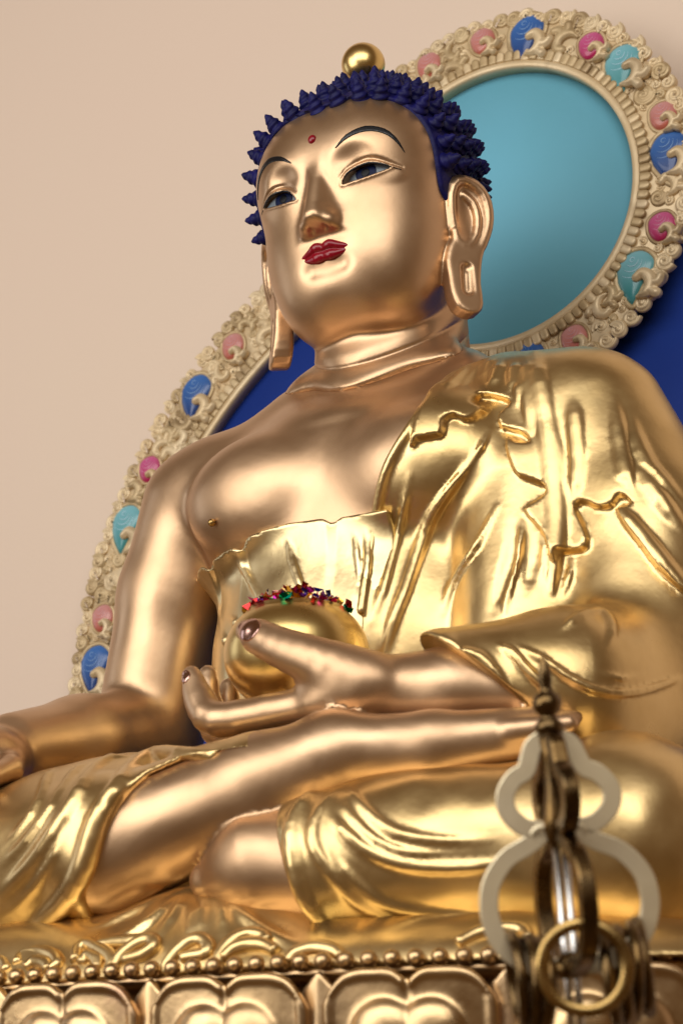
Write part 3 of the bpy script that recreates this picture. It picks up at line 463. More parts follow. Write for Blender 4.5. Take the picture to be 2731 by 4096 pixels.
BRASS = mat('brass_ring', (.50, .33, .12), 1, .28, (.22, .14, .05), 14, .08)
PLATE = mat('pale_brass_plate', (.84, .72, .48), .6, .4, (.76, .66, .46), 8, .05)
STEEL = mat('steel_rod', (.75, .74, .72), 1, .25)
FOIL = [mat('foil_%s' % n, c, 1, .18) for n, c in (('blue', (.02, .03, .6)), ('gold', (.8, .5, .1)), ('green', (.0, .25, .16)), ('magenta', (.6, .03, .4)), ('red', (.45, .03, .03)), ('violet', (.12, .03, .5)))]
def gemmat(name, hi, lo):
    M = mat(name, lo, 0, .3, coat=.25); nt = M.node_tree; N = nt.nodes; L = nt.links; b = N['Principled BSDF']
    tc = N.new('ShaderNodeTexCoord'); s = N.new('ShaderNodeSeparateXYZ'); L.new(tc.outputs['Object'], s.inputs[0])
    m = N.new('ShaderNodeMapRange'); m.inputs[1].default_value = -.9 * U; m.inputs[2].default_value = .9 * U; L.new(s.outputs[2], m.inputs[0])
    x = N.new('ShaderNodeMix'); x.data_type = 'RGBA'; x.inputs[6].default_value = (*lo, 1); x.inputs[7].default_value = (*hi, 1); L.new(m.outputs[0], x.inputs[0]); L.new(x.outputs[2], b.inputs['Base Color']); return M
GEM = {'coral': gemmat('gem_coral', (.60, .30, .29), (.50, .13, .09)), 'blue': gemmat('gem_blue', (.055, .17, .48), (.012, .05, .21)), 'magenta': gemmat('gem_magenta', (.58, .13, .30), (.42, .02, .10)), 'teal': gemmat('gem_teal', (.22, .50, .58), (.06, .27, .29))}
LINE = {'coral': mat('line_coral', (.7, .45, .5), 0, .4), 'blue': mat('line_blue', (.25, .42, .70), 0, .4), 'magenta': mat('line_magenta', (.72, .38, .55), 0, .4), 'teal': mat('line_teal', (.5, .72, .85), 0, .4)}
# ------------------------------------------------------------------ objects
COL = scene.collection; I4 = Matrix.Identity(4); WM = {}
def link(o, parent=None, M=I4):
    COL.objects.link(o); o.matrix_basis = M; WM[o.name] = M.copy()
    if parent is not None: o.parent = parent; o.matrix_parent_inverse = WM[parent.name].inverted()
    return o
def meshdata(name, V, F, m, smooth=True):
    me = bpy.data.meshes.new(name); V = np.asarray(V, float) * U
    me.from_pydata(V.tolist(), [], F.tolist() if hasattr(F, 'tolist') else F)
    if smooth: me.polygons.foreach_set('use_smooth', np.ones(len(me.polygons), bool))
    me.materials.append(m); return me
def part(name, VF, m, parent=None, smooth=True, M=I4, centre=True):
    V, F = VF
    if centre and M is I4:                                    # put the origin at the piece itself
        V = np.asarray(V, float); c = (V.min(0) + V.max(0)) / 2; V = V - c; M = Matrix.Translation(Vector(c) * U)
    return link(bpy.data.objects.new(name, meshdata(name, V, F, m, smooth)), parent, M)
def inst(name, me, parent, M): return link(bpy.data.objects.new(name, me), parent, M)
def thing(name, label, cat, loc, group=None):
    o = bpy.data.objects.new(name, None); o.empty_display_size = .1; link(o, None, Matrix.Translation(Vector(loc) * U)); return tag(o, label, cat, group)
def tag(o, label, cat, group=None):
    o['label'] = label; o['category'] = cat
    if group: o['group'] = group
    return o
def T(x, y, z): return Matrix.Translation(Vector((x, y, z)) * U)
def join(*vf):
    Vs, Fs, n = [], [], 0
    for V, F in vf:
        V = np.asarray(V, float); Vs.append(V); Fs += [[i + n for i in f] for f in (F.tolist() if hasattr(F, 'tolist') else F)]; n += len(V)
    return np.vstack(Vs), Fs
def tube(pts, rad, seg=10, closed=False, flat=None, up=(0, 0, 1)):
    """sweep a round (or flat = (wide, thick)) section along a path"""
    P = np.asarray(pts, float); n = len(P); rad = np.interp(np.linspace(0, 1, n), np.linspace(0, 1, len(rad)), rad) if not np.isscalar(rad) else np.full(n, rad)
    t = (np.roll(P, -1, 0) - np.roll(P, 1, 0)) if closed else np.gradient(P, axis=0); t /= np.linalg.norm(t, axis=1, keepdims=True)
    a = np.cross(t, np.asarray(up, float)); bad = np.linalg.norm(a, axis=1) < 1e-3; a[bad] = np.cross(t[bad], (1, .3, 0)); a /= np.linalg.norm(a, axis=1, keepdims=True); b = np.cross(a, t)
    V = []
    if flat:
        w, h = flat; prof = [(-w, -h * .7), (-w * .85, -h), (w * .85, -h), (w, -h * .7), (w, h * .7), (w * .85, h), (-w * .85, h), (-w, h * .7)]; seg = 8
    else: prof = [(math.cos(2 * math.pi * k / seg), math.sin(2 * math.pi * k / seg)) for k in range(seg)]
    for i in range(n): V += [P[i] + rad[i] * (a[i] * c + b[i] * s) for c, s in prof]
    F = []
    for i in range(n if closed else n - 1):
        j = (i + 1) % n
        F += [[i * seg + k, i * seg + (k + 1) % seg, j * seg + (k + 1) % seg, j * seg + k] for k in range(seg)]
    if not closed: F += [list(range(seg))[::-1], [(n - 1) * seg + k for k in range(seg)]]
    return np.array(V), F
def lathe(prof, seg=24):
    V = []; F = []
    for r, z in prof: V += [(r * math.cos(2 * math.pi * k / seg), r * math.sin(2 * math.pi * k / seg), z) for k in range(seg)]
    for i in range(len(prof) - 1): F += [[i * seg + k, i * seg + (k + 1) % seg, (i + 1) * seg + (k + 1) % seg, (i + 1) * seg + k] for k in range(seg)]
    F += [list(range(seg))[::-1], [(len(prof) - 1) * seg + k for k in range(seg)]]
    return np.array(V), F
def lookrot(n, up=(0, 0, 1)):
    """rotation whose local z is n"""
    z = Vector(n).normalized(); x = Vector(up).cross(z); x = x.normalized() if x.length > 1e-4 else Vector((1, 0, 0)); y = z.cross(x)
    return Matrix((x, y, z)).transposed().to_4x4()
def normals(field, P, e=.05):
    P = P.astype(np.float32); f = field(P); g = np.stack([field(P + A(*(np.eye(3)[a] * e))) - f for a in range(3)], 1); return g / np.maximum(np.linalg.norm(g, axis=1, keepdims=True), 1e-9)
HF = lambda f: (lambda p: f(to_head(p)))
rnd = random.Random(7)
# ------------------------------------------------------------------ wall
o = part('wall', ([(-400, 24.5, -120), (400, 24.5, -120), (400, 24.5, 260), (-400, 24.5, 260), (-400, 28, -120), (400, 28, -120), (400, 28, 260), (-400, 28, 260)], [[0, 1, 2, 3], [7, 6, 5, 4], [0, 4, 5, 1], [2, 6, 7, 3], [1, 5, 6, 2], [0, 3, 7, 4]]), WALLM, smooth=False); o['kind'] = 'structure'
# ------------------------------------------------------------------ the statue
stat = thing('buddha_statue', 'large seated golden statue with blue hair, robe over one shoulder, holding a bowl', 'statue', (0, -5, -1.7))
body_o = part('body', join(surface(body, (-27, -27, -2), (27, 9, 43), .28, slack=1.4), surface(head_neck, (-9.5, -11, 34.5), (10, 9, 63.5), .105, slack=1.25)), SKIN, stat)
robe_o = part('upper_robe', surface(upper_robe, (-16, -17, 5), (27, 8, 42), .185, slack=1.4), ROBE, stat); robe_o['label'] = 'gold robe draped over the left shoulder and arm'
part('inner_robe', surface(inner_robe, (-15, -10, 8), (6, 8, 29), .16, slack=1.6), ROBE2, stat)['label'] = 'pale gold pleated garment across the belly'
part('leg_drape', surface(right_robe, (-29, -26, -2), (6, 8, 14), .19, slack=1.6), ROBE, stat)
part('leg_drape', surface(left_robe, (2, -26, -2), (29, 8, 14), .19, slack=1.6), ROBE, stat)
apron_o = part('robe_hem', surface(apron, (-31, -26, -2), (31, -2, 5), .18, slack=1.6), ROBE, stat)
for pts, rad, k, lo, hi in SCROLLS:
    V, F = tube(spline(pts, 3), np.interp(np.linspace(0, 1, 12), np.linspace(0, 1, len(rad)), rad), 12); part('hem_scroll', (V, F), ROBE, apron_o)
# face details
hair_o = part('hair', surface(HF(hair), (-9, -9, 40), (9, 10, 66), .2), HAIRM, stat)
part('lips', surface(HF(lips), (-3, -9.5, 43), (3, -4, 49), .06), LIPM, stat)
BROW = [(1.72, 2.72), (2.6, 3.35), (3.75, 3.68), (4.75, 3.42), (5.35, 2.8), (5.72, 1.85)]
for s in (-1, 1):
    flip = A(s, 1, 1)
    ew = part('eye', surface(HF(lambda q_: eye_white(q_ * flip)), (s * 3.2 - 3, -9, 47), (s * 3.2 + 3, -1, 54), .14), WHITE, stat)
    ic = A(3.25 if s > 0 else 3.08, 0, .84)
    disc = lambda r, t: HF(lambda q_: smax(eye_white(q_ * flip) - t, np.hypot(q_[:, 0] * s - ic[0], q_[:, 2] - ic[2]) - r, .04))
    c = from_head([(s * 3.2, 6.6, .85)])[0]
    part('iris', surface(disc(.72, .03), c - 1.2, c + 1.2, .05), IRIS, ew)
    part('pupil', surface(disc(.3, .055), c - .8, c + .8, .04), PUPIL, ew)
    bp = drop(BROW, 3); br = rope(bp, [.05, .16, .22, .2, .13, .03], .1)
    bf = HF(lambda q_: smax(chain(q_ * flip, br[0], br[1]), face(q_, False) - .055, .03))
    w = from_head(bp * flip); part('eyebrow', surface(bf, w.min(0) - .5, w.max(0) + .5, .06), BLACK, stat)
    w = from_head((LIDU + A(0, .0, -.07)) * flip); V, F = tube(w, [.03, .08, .1, .08, .04], 8); part('eyeliner', (V, F), BLACK, stat)
c = from_head(surf_pts(face_front, [(-.05, 3.95)]))[0]
part('forehead_dot', surface(lambda p: ell(p, tuple(c), (.3, .22, .33)), c - .6, c + .6, .06), LIPM, stat)
V, F = lathe([(.01, -1.55)] + [(1.55 * math.sin(a), -1.55 * math.cos(a)) for a in np.linspace(.12, math.pi - .1, 22)] + [(.01, 1.55)], 36)
part('crown_jewel', (V + A(-.35, -.5, 62.9), F), BOWLG, stat)
# curls of hair: snail shells in rows that follow the hairline
def curl_mesh():
    nz, seg = 17, 14; V = []; F = []
    for i in range(nz):
        h = i / (nz - 1)
        for k in range(seg):
            th = 2 * math.pi * k / seg; r = .63 * (1 - h ** 1.25) ** .66 * (1 + .13 * math.cos(2 * math.pi * h * 2.7 * (1 + .2 * h) - th)) + .012
            V.append((r * math.cos(th), r * math.sin(th), -.3 + 1.55 * h + .05 * math.sin(th) * (1 - h)))
    for i in range(nz - 1): F += [[i * seg + k, i * seg + (k + 1) % seg, (i + 1) * seg + (k + 1) % seg, (i + 1) * seg + k] for k in range(seg)]
    F.append([(nz - 1) * seg + k for k in range(seg)]); return meshdata('curl', V, F, HAIRM)
CURL = curl_mesh()
hair_dome = lambda q_: smin(skull(q_), ell(q_, (0, -1.4, 7.6), (3.4, 3.6, 3.2)), 2.2) - .22
g = np.arange(30000); ph = np.arccos(1 - 2 * (g + .5) / 30000); th = g * 2.399963
D = np.stack([np.sin(ph) * np.cos(th), np.sin(ph) * np.sin(th), np.cos(ph)], 1)
Pt = raycast(lambda p: -hair_dome(p), (0, -.5, 3), D, 2, 14)
ok = ~np.isnan(Pt[:, 0]); Pt = Pt[ok]; hc = hair_cut(Pt.astype(np.float32)); ear_d = ear(Pt.astype(np.float32))
keep = (hc < -.5) & (ear_d > .25) & (Pt[:, 2] > -3.0); Pt = Pt[keep]; hc = hc[keep]
ang = np.arctan2(Pt[:, 0], Pt[:, 2] + 1.5); chosen = []
for lev in range(14):                                             # row by row, away from the hairline
    band = np.where(np.abs(hc + .62 + 1.1 * lev) < .1)[0]; row = []
    for i in band[np.argsort(ang[band] + (0 if lev % 2 else .06))]:
        if row and np.min(((np.array(row) - Pt[i]) ** 2).sum(1)) < 1.3 ** 2: continue
        if chosen and np.min(((np.array(chosen) - Pt[i]) ** 2).sum(1)) < 1.02 ** 2: continue
        row.append(Pt[i])
    chosen += row
chosen = np.array(chosen); jl = to_head(np.array([[-.35, -.5, 62.9]], np.float32))
nn = normals(hair_dome, chosen); Wp = from_head(chosen); Wn = nn @ HR
for p_, n_ in zip(Wp, Wn):
    s_ = rnd.uniform(.92, 1.08); M = T(*p_) @ lookrot(Vector(n_) + Vector((rnd.uniform(-.07, .07), rnd.uniform(-.07, .07), rnd.uniform(.0, .16)))) @ Matrix.Rotation(rnd.uniform(0, 6.28), 4, 'Z') @ Matrix.Scale(s_, 4)
    inst('curl', CURL, hair_o, M)
print('curls', len(chosen))
# nails, stud
def nail(c, ax, l, w):
    c = A(*c); ax = A(*ax); ax = ax / np.linalg.norm(ax)
    def f(p):
        d = p - c; t = d @ ax; r = np.sqrt(np.maximum((d * d).sum(1) - t * t, 0)); e = np.sqrt((t / l) ** 2 + (r / w) ** 2) - 1
        return smax(hand_left(p) - .06, e * min(l, w), .05)
    part('fingernail', surface(f, c - 1.4, c + 1.4, .06), NAIL, stat)
nail((2.2, -18.5, 17.15), (-2.4, .4, 1.35), 1.0, .72)
nail((-2.75, -17.2, 15.25), (-.7, .2, 1.5), .5, .36)
V, F = lathe([(.01, -.26)] + [(.26 * math.sin(a), -.26 * math.cos(a)) for a in np.linspace(.3, math.pi - .2, 8)], 14); part('chest_stud', (V + A(-8.05, -7.2, 28.2), F), BRASS, stat)
# ------------------------------------------------------------------ bowl and tinsel
prof = [(.3, -3.4), (1.6, -3.3), (2.4, -3.05)]
prof += [(4.2 * math.sin(a), -3.4 * math.cos(a)) for a in np.linspace(.78, 2.35, 26)] + [(2.9, 2.62), (2.75, 2.5), (2.6, 2.2), (2.2, 1.7), (.2, 1.6)]
V, F = lathe(prof, 48); tag(part('alms_bowl', (V + A(*BOWL_C), F), BOWLG), 'round polished gold alms bowl held in the palm of the statue', 'bowl')
tin = thing('tinsel_garland', 'clump of coloured foil tinsel lying in the top of the gold bowl', 'tinsel', (BOWL_C[0], BOWL_C[1], BOWL_C[2] + 1.7))
sv = [(-.22, -.1, 0), (.05, -.16, .06), (.24, -.05, 0), (.2, .14, .09), (-.05, .1, -.04), (-.24, .12, .05)]; SF = [[0, 1, 4, 5], [1, 2, 3, 4], [5, 4, 1, 0], [4, 3, 2, 1]]
SCR = [meshdata('foil_scrap', sv, SF, m, False) for m in FOIL]
for i in range(150):
    a = rnd.uniform(0, 6.28); r = 3.0 * math.sqrt(rnd.random()); hgt = 2.5 + 1.5 * (1 - (r / 3.0) ** 2) * rnd.uniform(.3, 1) + rnd.uniform(0, .3)
    M = T(BOWL_C[0] + r * math.cos(a), BOWL_C[1] + r * math.sin(a), BOWL_C[2] + hgt) @ Matrix.Rotation(rnd.uniform(0, 6.28), 4, 'Z') @ Matrix.Rotation(rnd.uniform(-1.4, 1.4), 4, 'X') @ Matrix.Rotation(rnd.uniform(-1, 1), 4, 'Y') @ Matrix.Scale(rnd.uniform(.9, 1.9), 4)
    inst('foil_scrap', rnd.choice(SCR), tin, M)
# ------------------------------------------------------------------ lotus pedestal
ped = thing('lotus_pedestal', 'gilded lotus pedestal with beaded rim and two-lobed petals under the statue', 'pedestal', (0, 0, -14))
def sup(t, a=36, b=25.0, e=2.7):
    c, s = math.cos(t), math.sin(t); x, y = a * math.copysign(abs(c) ** (2 / e), c), b * math.copysign(abs(s) ** (2 / e), s); k = math.radians(4.5)
    return np.array([x * math.cos(k) - y * math.sin(k) - 1.5, x * math.sin(k) + y * math.cos(k)])
ts = np.linspace(0, 2 * math.pi, 4001); SP = np.array([sup(t) for t in ts]); SL = np.r_[0, np.cumsum(np.linalg.norm(np.diff(SP, axis=0), axis=1))]; PL = SL[-1]
def along(s):
    s = s % PL; p = np.array([np.interp(s, SL, SP[:, 0]), np.interp(s, SL, SP[:, 1])]); e = .3
    d = np.array([np.interp((s + e) % PL, SL, SP[:, 0]) - np.interp((s - e) % PL, SL, SP[:, 0]), np.interp((s + e) % PL, SL, SP[:, 1]) - np.interp((s - e) % PL, SL, SP[:, 1])]); d /= np.linalg.norm(d); return p, np.array([d[1], -d[0]])
def slab(prof, n=160):
    V = []; F = []; m = len(prof)
    for i in range(n):
        p, nr = along(PL * i / n)
        V += [(p[0] + nr[0] * o_, p[1] + nr[1] * o_, z) for o_, z in prof]
    for i in range(n):
        j = (i + 1) % n; F += [[i * m + k, j * m + k, j * m + k + 1, i * m + k + 1] for k in range(m - 1)]
    F += [[i * m for i in range(n)][::-1], [i * m + m - 1 for i in range(n)]]; return np.array(V), F
part('core', slab([(-3.2, -15), (-2.6, -14.5), (-1.7, -9), (-1.3, -3.2), (-1.2, -2.45), (-.55, -2.4), (-.45, -2.2), (-.5, -2.0), (-1.4, -1.9)]), LOTUS, ped)
BEAD = meshdata('bead', *lathe([(.01, -.44)] + [(.44 * math.sin(a), -.44 * math.cos(a)) for a in np.linspace(.25, math.pi - .2, 9)] + [(.01, .44)], 16), LOTUS)
nb = int(PL / 1.17)
for i in range(nb):
    p, nr = along(PL * i / nb)
    if p[1] > -2: continue
    inst('bead', BEAD, ped, T(p[0] - nr[0] * .2, p[1] - nr[1] * .2, -1.68))
def petal_fields():
    def outline(x, z, w, top, cl):
        """two-lobed outline: flat sides, a cleft at the top"""
        ax = np.abs(x); zt = top - .055 * np.maximum(ax - w * .5, 0) ** 2 * 4 - cl * np.exp(-(ax / .55) ** 2) - .5 * np.maximum(ax - w * .72, 0) ** 2
        return np.maximum(ax - w, z - zt) * .8
    def f(p):                                                     # x across, y out of the pedestal (negative = front), z up
        x, y, z = p.T; t = z + 4.2
        bulge = .55 * np.cos(np.clip(x / 4.4, -1.4, 1.4)) + .16 * t - .012 * t * t
        dd = y + bulge                                            # front sheet at y = -bulge
        o_ = outline(x, z, 4.25, 0, .5)
        d = smax(np.abs(dd) - .28, o_, .3)
        d = smin(d, np.sqrt(np.maximum(o_ + .22, -.0) ** 2 * (o_ > -.22) + ((o_ + .22) * (o_ <= -.22)) ** 2 + (dd + .22) ** 2) - .2, .2)      # raised rim
        d = smax(d, -(np.sqrt(x * x + (dd + .35) ** 2) - .12), .25)
        ax = np.abs(x)
        boss = np.sqrt(((ax - 1.15) / 1.75) ** 2 + ((z + 3.1) / 1.75) ** 2 + ((dd + .1) / .85) ** 2) - 1
        boss = np.minimum(boss * 1.0, smax(np.sqrt((ax / 2.75) ** 2 + ((dd + .1) / .8) ** 2) - 1, z + 3.2, .5))
        return smin(d, boss, .3)
    return f
V, F = surface(petal_fields(), (-5, -3.2, -9), (5, 1.4, .8), .13, slack=2.2); PET = meshdata('petal', V, F, LOTUS)
def backpet(p):
    x, y, z = p.T; w = np.interp(z, [-6, -2, -.8, 0], [1.6, 1.3, .8, .0]); return smax((np.abs(x) - w) * .7, np.abs(y + .3 - .2 * np.abs(x)) - .3, .2)
V, F = surface(backpet, (-2.5, -1.5, -6.2), (2.5, 1.2, .6), .14, slack=2); BPET = meshdata('back_petal', V, F, LOTUS)
base_s = SL[np.argmin(np.hypot(SP[:, 0] - 5.5, SP[:, 1] + 25))]
npet = round(PL / 9.12); stp = PL / npet
for i in range(npet):
    for nm, me, off_, dz in (('petal', PET, 0, -2.2), ('back_petal', BPET, .5, -2.15)):
        p, nr = along(base_s + (i + off_) * stp)
        if p[1] > -6: continue
        a = math.atan2(-nr[0], nr[1]) + math.pi
        inst(nm, me, ped, T(p[0] - nr[0] * .35, p[1] - nr[1] * .35, dz) @ Matrix.Rotation(a, 4, 'Z'))
# ------------------------------------------------------------------ carved haloes
def ring(prof, cx, cz, y, n=180, a0=0, a1=2 * math.pi):
    """sweep (radius, forward) profile round the y axis"""
    m = len(prof); full = abs(a1 - a0 - 2 * math.pi) < 1e-6; V = []; F = []; k = n if full else n + 1
    for i in range(k):
        a = a0 + (a1 - a0) * i / n; V += [(cx + r * math.cos(a), y - f, cz + r * math.sin(a)) for r, f in prof]
    for i in range(n):
        j = (i + 1) % k; F += [[i * m + q_, i * m + (q_ + 1) % m, j * m + (q_ + 1) % m, j * m + q_] for q_ in range(m)]
    return np.array(V), F
def disc(cx, cz, y, r, th, n=120):
    V = [(cx + r * math.cos(2 * math.pi * i / n), y, cz + r * math.sin(2 * math.pi * i / n)) for i in range(n)]; V += [(a, y + th, c) for a, b, c in V]
    return np.array(V), [list(range(n)), list(range(2 * n - 1, n - 1, -1))] + [[i, i + n, (i + 1) % n + n, (i + 1) % n] for i in range(n)]
# pieces are modelled in x-z with -y towards the viewer
def spiral_mesh(turns=1.35, grow=.42, dome=.42, groove=.2, m=CARVE):
    """snail: outline grows round the turn, a groove winds in to a raised eye"""
    nr, nt = 11, 30; V = []; F = []
    for i in range(nr):
        rr = i / (nr - 1)
        for k in range(nt):
            u = k / (nt - 1); th = 2 * math.pi * u; R = (1 - grow) + grow * u; r = R * rr
            gr = 0
            for n_ in range(-1, 3):
                sp = (.30 + .40 * (u + n_)) ; gr = max(gr, math.exp(-((rr - sp) / .075) ** 2) if .12 < sp < .98 else 0)
            hgt = dome * math.sqrt(max(0, 1 - rr ** 3.2)) * (.75 + .25 * u) + .16 * math.exp(-(rr / .22) ** 2) - groove * gr * (1 if rr < .97 else 0)
            V.append((r * math.cos(th), -hgt - .05, r * math.sin(th)))
    for i in range(nr - 1): F += [[i * nt + k, (i + 1) * nt + k, (i + 1) * nt + k + 1, i * nt + k + 1] for k in range(nt - 1)]
    b = len(V)                                                     # skirt down into the board
    for k in range(nt): x, y, z = V[(nr - 1) * nt + k]; V.append((x, .35, z))
    F += [[(nr - 1) * nt + k, b + k, b + k + 1, (nr - 1) * nt + k + 1] for k in range(nt - 1)]
    F += [[(nr - 1) * nt + nt - 1, b + nt - 1, b, (nr - 1) * nt]]
    return meshdata('curl_ornament', V, F, m)
SPI = [spiral_mesh(m=CARVE), spiral_mesh(grow=.3, dome=.5, groove=.15, m=CARVE2), spiral_mesh(grow=.5, dome=.34, groove=.24, m=CARVE)]
def cloud_mesh(m):
    """scrolled cloud: a big hooked lobe with a tail of smaller ones"""
    def f(p):
        x, y, z = p.T; q2 = np.stack([x, z], 1).astype(np.float32)
        def c2(pts, rad):
            pts = spline(pts, 4); rad = np.interp(np.linspace(0, 1, len(pts)), np.linspace(0, 1, len(rad)), rad); d = None
            for i in range(len(pts) - 1):
                a, b = pts[i], pts[i + 1]; ab = (b - a); t = np.clip(((q2 - a) @ ab) / (ab @ ab), 0, 1); v = q2 - a - t[:, None] * ab
                e = np.hypot(v[:, 0], v[:, 1]) - (rad[i] + (rad[i + 1] - rad[i]) * t); d = e if d is None else np.minimum(d, e)
            return d.astype(np.float32)
        o_ = c2([(-.75, .35), (-.35, .62), (.1, .35), (.25, -.2), (0, -.75), (-.6, -1.0)], [.3, .36, .42, .42, .34, .12])
        o_ = np.minimum(o_, c2([(.3, -.1), (.75, -.1), (.95, .25)], [.34, .34, .3])); o_ = np.minimum(o_, c2([(.2, -.6), (.7, -.85)], [.3, .34]))
        top = .5 - .22 * np.exp(-((o_ + .02) / .16) ** 2)
        return smax(o_, np.abs(y + .1) - top, .22)
    V, F = surface(f, (-1.8, -1.1, -1.8), (1.9, .9, 1.6), .085, slack=2); return meshdata('cloud_ornament', V, F, m)
CLOUD = [cloud_mesh(CARVE), cloud_mesh(CARVE2)]
def dome_mesh(poly, hgt, rings=7):
    """domed cap over a 2D outline (x, z)"""
    P = spline(list(poly) + [poly[0]], 4)[:-1]; c = P.mean(0); n = len(P); V = [(c[0], -hgt, c[1])]; F = []
    for i in range(1, rings + 1):
        s = i / rings; V += [(c[0] + (x - c[0]) * s, -hgt * math.sqrt(max(0, 1 - s ** 2.4)), c[1] + (z - c[1]) * s) for x, z in P]
    V += [(x, .3, z) for x, z in P]
    F += [[0, 1 + (k + 1) % n, 1 + k] for k in range(n)]
    for i in range(rings): F += [[1 + i * n + k, 1 + i * n + (k + 1) % n, 1 + (i + 1) * n + (k + 1) % n, 1 + (i + 1) * n + k] for k in range(n)]
    return V, F, P
GEM_O = {'round': [(-.95, .1), (-.7, .75), (0, 1.0), (.72, .72), (.98, 0), (.75, -.75), (.1, -1.05), (-.6, -.95), (-.92, -.45)],
         'tail': [(-1.0, -.1), (-.75, .65), (-.05, 1.05), (.7, .85), (1.05, .15), (.75, -.45), (.2, -.75), (-.25, -1.15), (-.7, -1.5), (-.95, -.85)]}
GEMD = {}
for sh, poly in GEM_O.items():
    V, F, P = dome_mesh(poly, .42)
    for cname in GEM: GEMD[sh, cname] = meshdata('gem', V, F, GEM[cname])
    GEMD[sh, 'set'] = meshdata('setting', *tube([(x * 1.07, -.02, z * 1.07) for x, z in P], .13, 8, True, up=(0, 1, 0)), CARVE2)
def arc(cx, cz, r, a0, a1, n=14): return [(cx + r * math.cos(a), -.42 * math.sqrt(max(0, 1 - min(1, ((cx + r * math.cos(a)) ** 2 + (cz + r * math.sin(a)) ** 2)) ** 1.2)) - .012, cz + r * math.sin(a)) for a in np.linspace(a0, a1, n)]
LV = join(*[tube(arc(*a_), [.006, .02, .02, .006], 6, up=(0, 1, 0)) for a_ in ((.12, .55, .12, -.5, 5.2), (.1, .5, .3, 3.3, 6.1), (.05, .45, .5, 3.5, 6.0), (.0, .4, .72, 3.7, 5.9))])
LINED = {c: meshdata('line_relief', *LV, LINE[c]) for c in LINE}
SCAL = {}
for nm, m in (('a', CARVE), ('b', CARVE2)):
    def sf(p):
        x, y, z = p.T; o_ = np.maximum(np.abs(x) - .36, -z - .48); o_ = np.maximum(o_, np.where(z > .1, np.hypot(x, (z - .1)) - .38, o_)); return smax(o_, np.abs(y) - .24 - .12 * np.cos(np.clip(x * 3, -1.5, 1.5)), .16)
    V, F = surface(sf, (-.7, -.7, -.8), (.7, .7, .8), .11, slack=2.5); SCAL[nm] = meshdata('scallop', V, F, m)
def place(cx, cz, r, ang, y): return Vector((cx + r * math.cos(ang), y, cz + r * math.sin(ang)))
def halo(root, cx, cz, y, r1, r2, gems, a0, a1, gem_r, rs, frame=True):
    """carved frame between radii r1 and r2; ornaments on the arc a0..a1 (degrees)"""
    if frame: part('frame', ring([(r1, -.4), (r1, .55), (r1 + .12, .72), (r1 + .55, .72), (r1 + .68, .5), (r1 + 1.5, .4), (r2 - .9, .35), (r2 - .6, .1), (r2 - .6, -.4)], cx, cz, y), CARVE, root)
    A0, A1 = math.radians(a0), math.radians(a1); spots = []
    def put(nm, me, rad, an, f, rot, sc, sy=1):
        v = place(cx, cz, rad, an, y - f); return inst(nm, me, root, T(*v) @ Matrix.Rotation(rot, 4, 'Y') @ Matrix.Diagonal((sc, sy, sc, 1)))
    n = int((A1 - A0) * (r1 + 1.05) / .74)
    for i in range(n):
        an = A0 + (i + .5) * (A1 - A0) / n; put('scallop', SCAL[rs.choice('abb')], r1 + 1.08, an, .45 + rs.uniform(-.06, .06), math.pi / 2 - an, rs.uniform(.92, 1.06))
    for cname, deg, big, dr in gems:
        an = math.radians(deg); v = place(cx, cz, gem_r + dr, an, y - .42); sc = 1.6 if big else 1.15; tilt = -.35 + rs.uniform(-.15, .15); sh = 'tail' if big else 'round'
        M = T(*v) @ Matrix.Rotation(tilt, 4, 'Y') @ Matrix.Diagonal((sc, 1, sc, 1))
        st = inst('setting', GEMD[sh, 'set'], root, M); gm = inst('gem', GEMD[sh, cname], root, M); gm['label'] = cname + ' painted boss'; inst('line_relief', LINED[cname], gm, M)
        d = (.62 * sc, -.72 * sc) if math.cos(an) > -.3 else (.55 * sc, -.95 * sc)
        put_v = Vector((v.x + d[0], v.y - .22, v.z + d[1])); inst('cloud_ornament', CLOUD[0], root, T(*put_v) @ Matrix.Rotation(rs.uniform(-.3, .3) + .3, 4, 'Y') @ Matrix.Diagonal((.72 * sc, 1, .72 * sc, 1)))
        spots.append((v.x, v.z, 1.22 * sc)); spots.append((put_v.x, put_v.z, .62 * sc))
    n = int((A1 - A0) * r2 / 1.2)
    for i in range(n):                                             # the scalloped rim of curls
        an = A0 + (i + rs.uniform(.35, .65)) * (A1 - A0) / n; sc = rs.uniform(.74, .98)
        put('curl_ornament', rs.choice(SPI), r2 - .38 + rs.uniform(-.12, .14), an, .32 + rs.uniform(0, .12), an + (1.2 if i % 2 else -1.4) + rs.uniform(-.3, .3), sc, rs.uniform(.65, .8)); v = place(cx, cz, r2 - .38, an, 0); spots.append((v.x, v.z, sc * .75))
    tries = 0; made = 0
    while tries < 9000 and made < 170:                             # and curls crowding the field between
        tries += 1; an = rs.uniform(A0, A1); rad = rs.uniform(r1 + 1.85, r2 - .7); sc = rs.choice((.9, 1.0, 1.15)) if tries < 1500 else rs.choice((.45, .55)); v = place(cx, cz, rad, an, 0)
        if all((v.x - a) ** 2 + (v.z - b) ** 2 > (c_ + sc * .62) ** 2 for a, b, c_ in spots):
            spots.append((v.x, v.z, sc * .62)); made += 1
            if sc > .65 and rs.random() < .55: put('cloud_ornament', CLOUD[rs.random() < .4], rad, an, .38, rs.uniform(0, 6.28), sc * 1.0, .75)
            else: put('curl_ornament', rs.choice(SPI), rad, an, .3, rs.uniform(0, 6.28), sc, rs.uniform(.6, .8))
aur = thing('body_halo', 'large carved gilt halo ring round a deep blue panel behind the shoulders', 'halo', (0, 21.5, -16.5))
part('panel', disc(0, 25, 22.0, 36, .8), BLUE, aur)
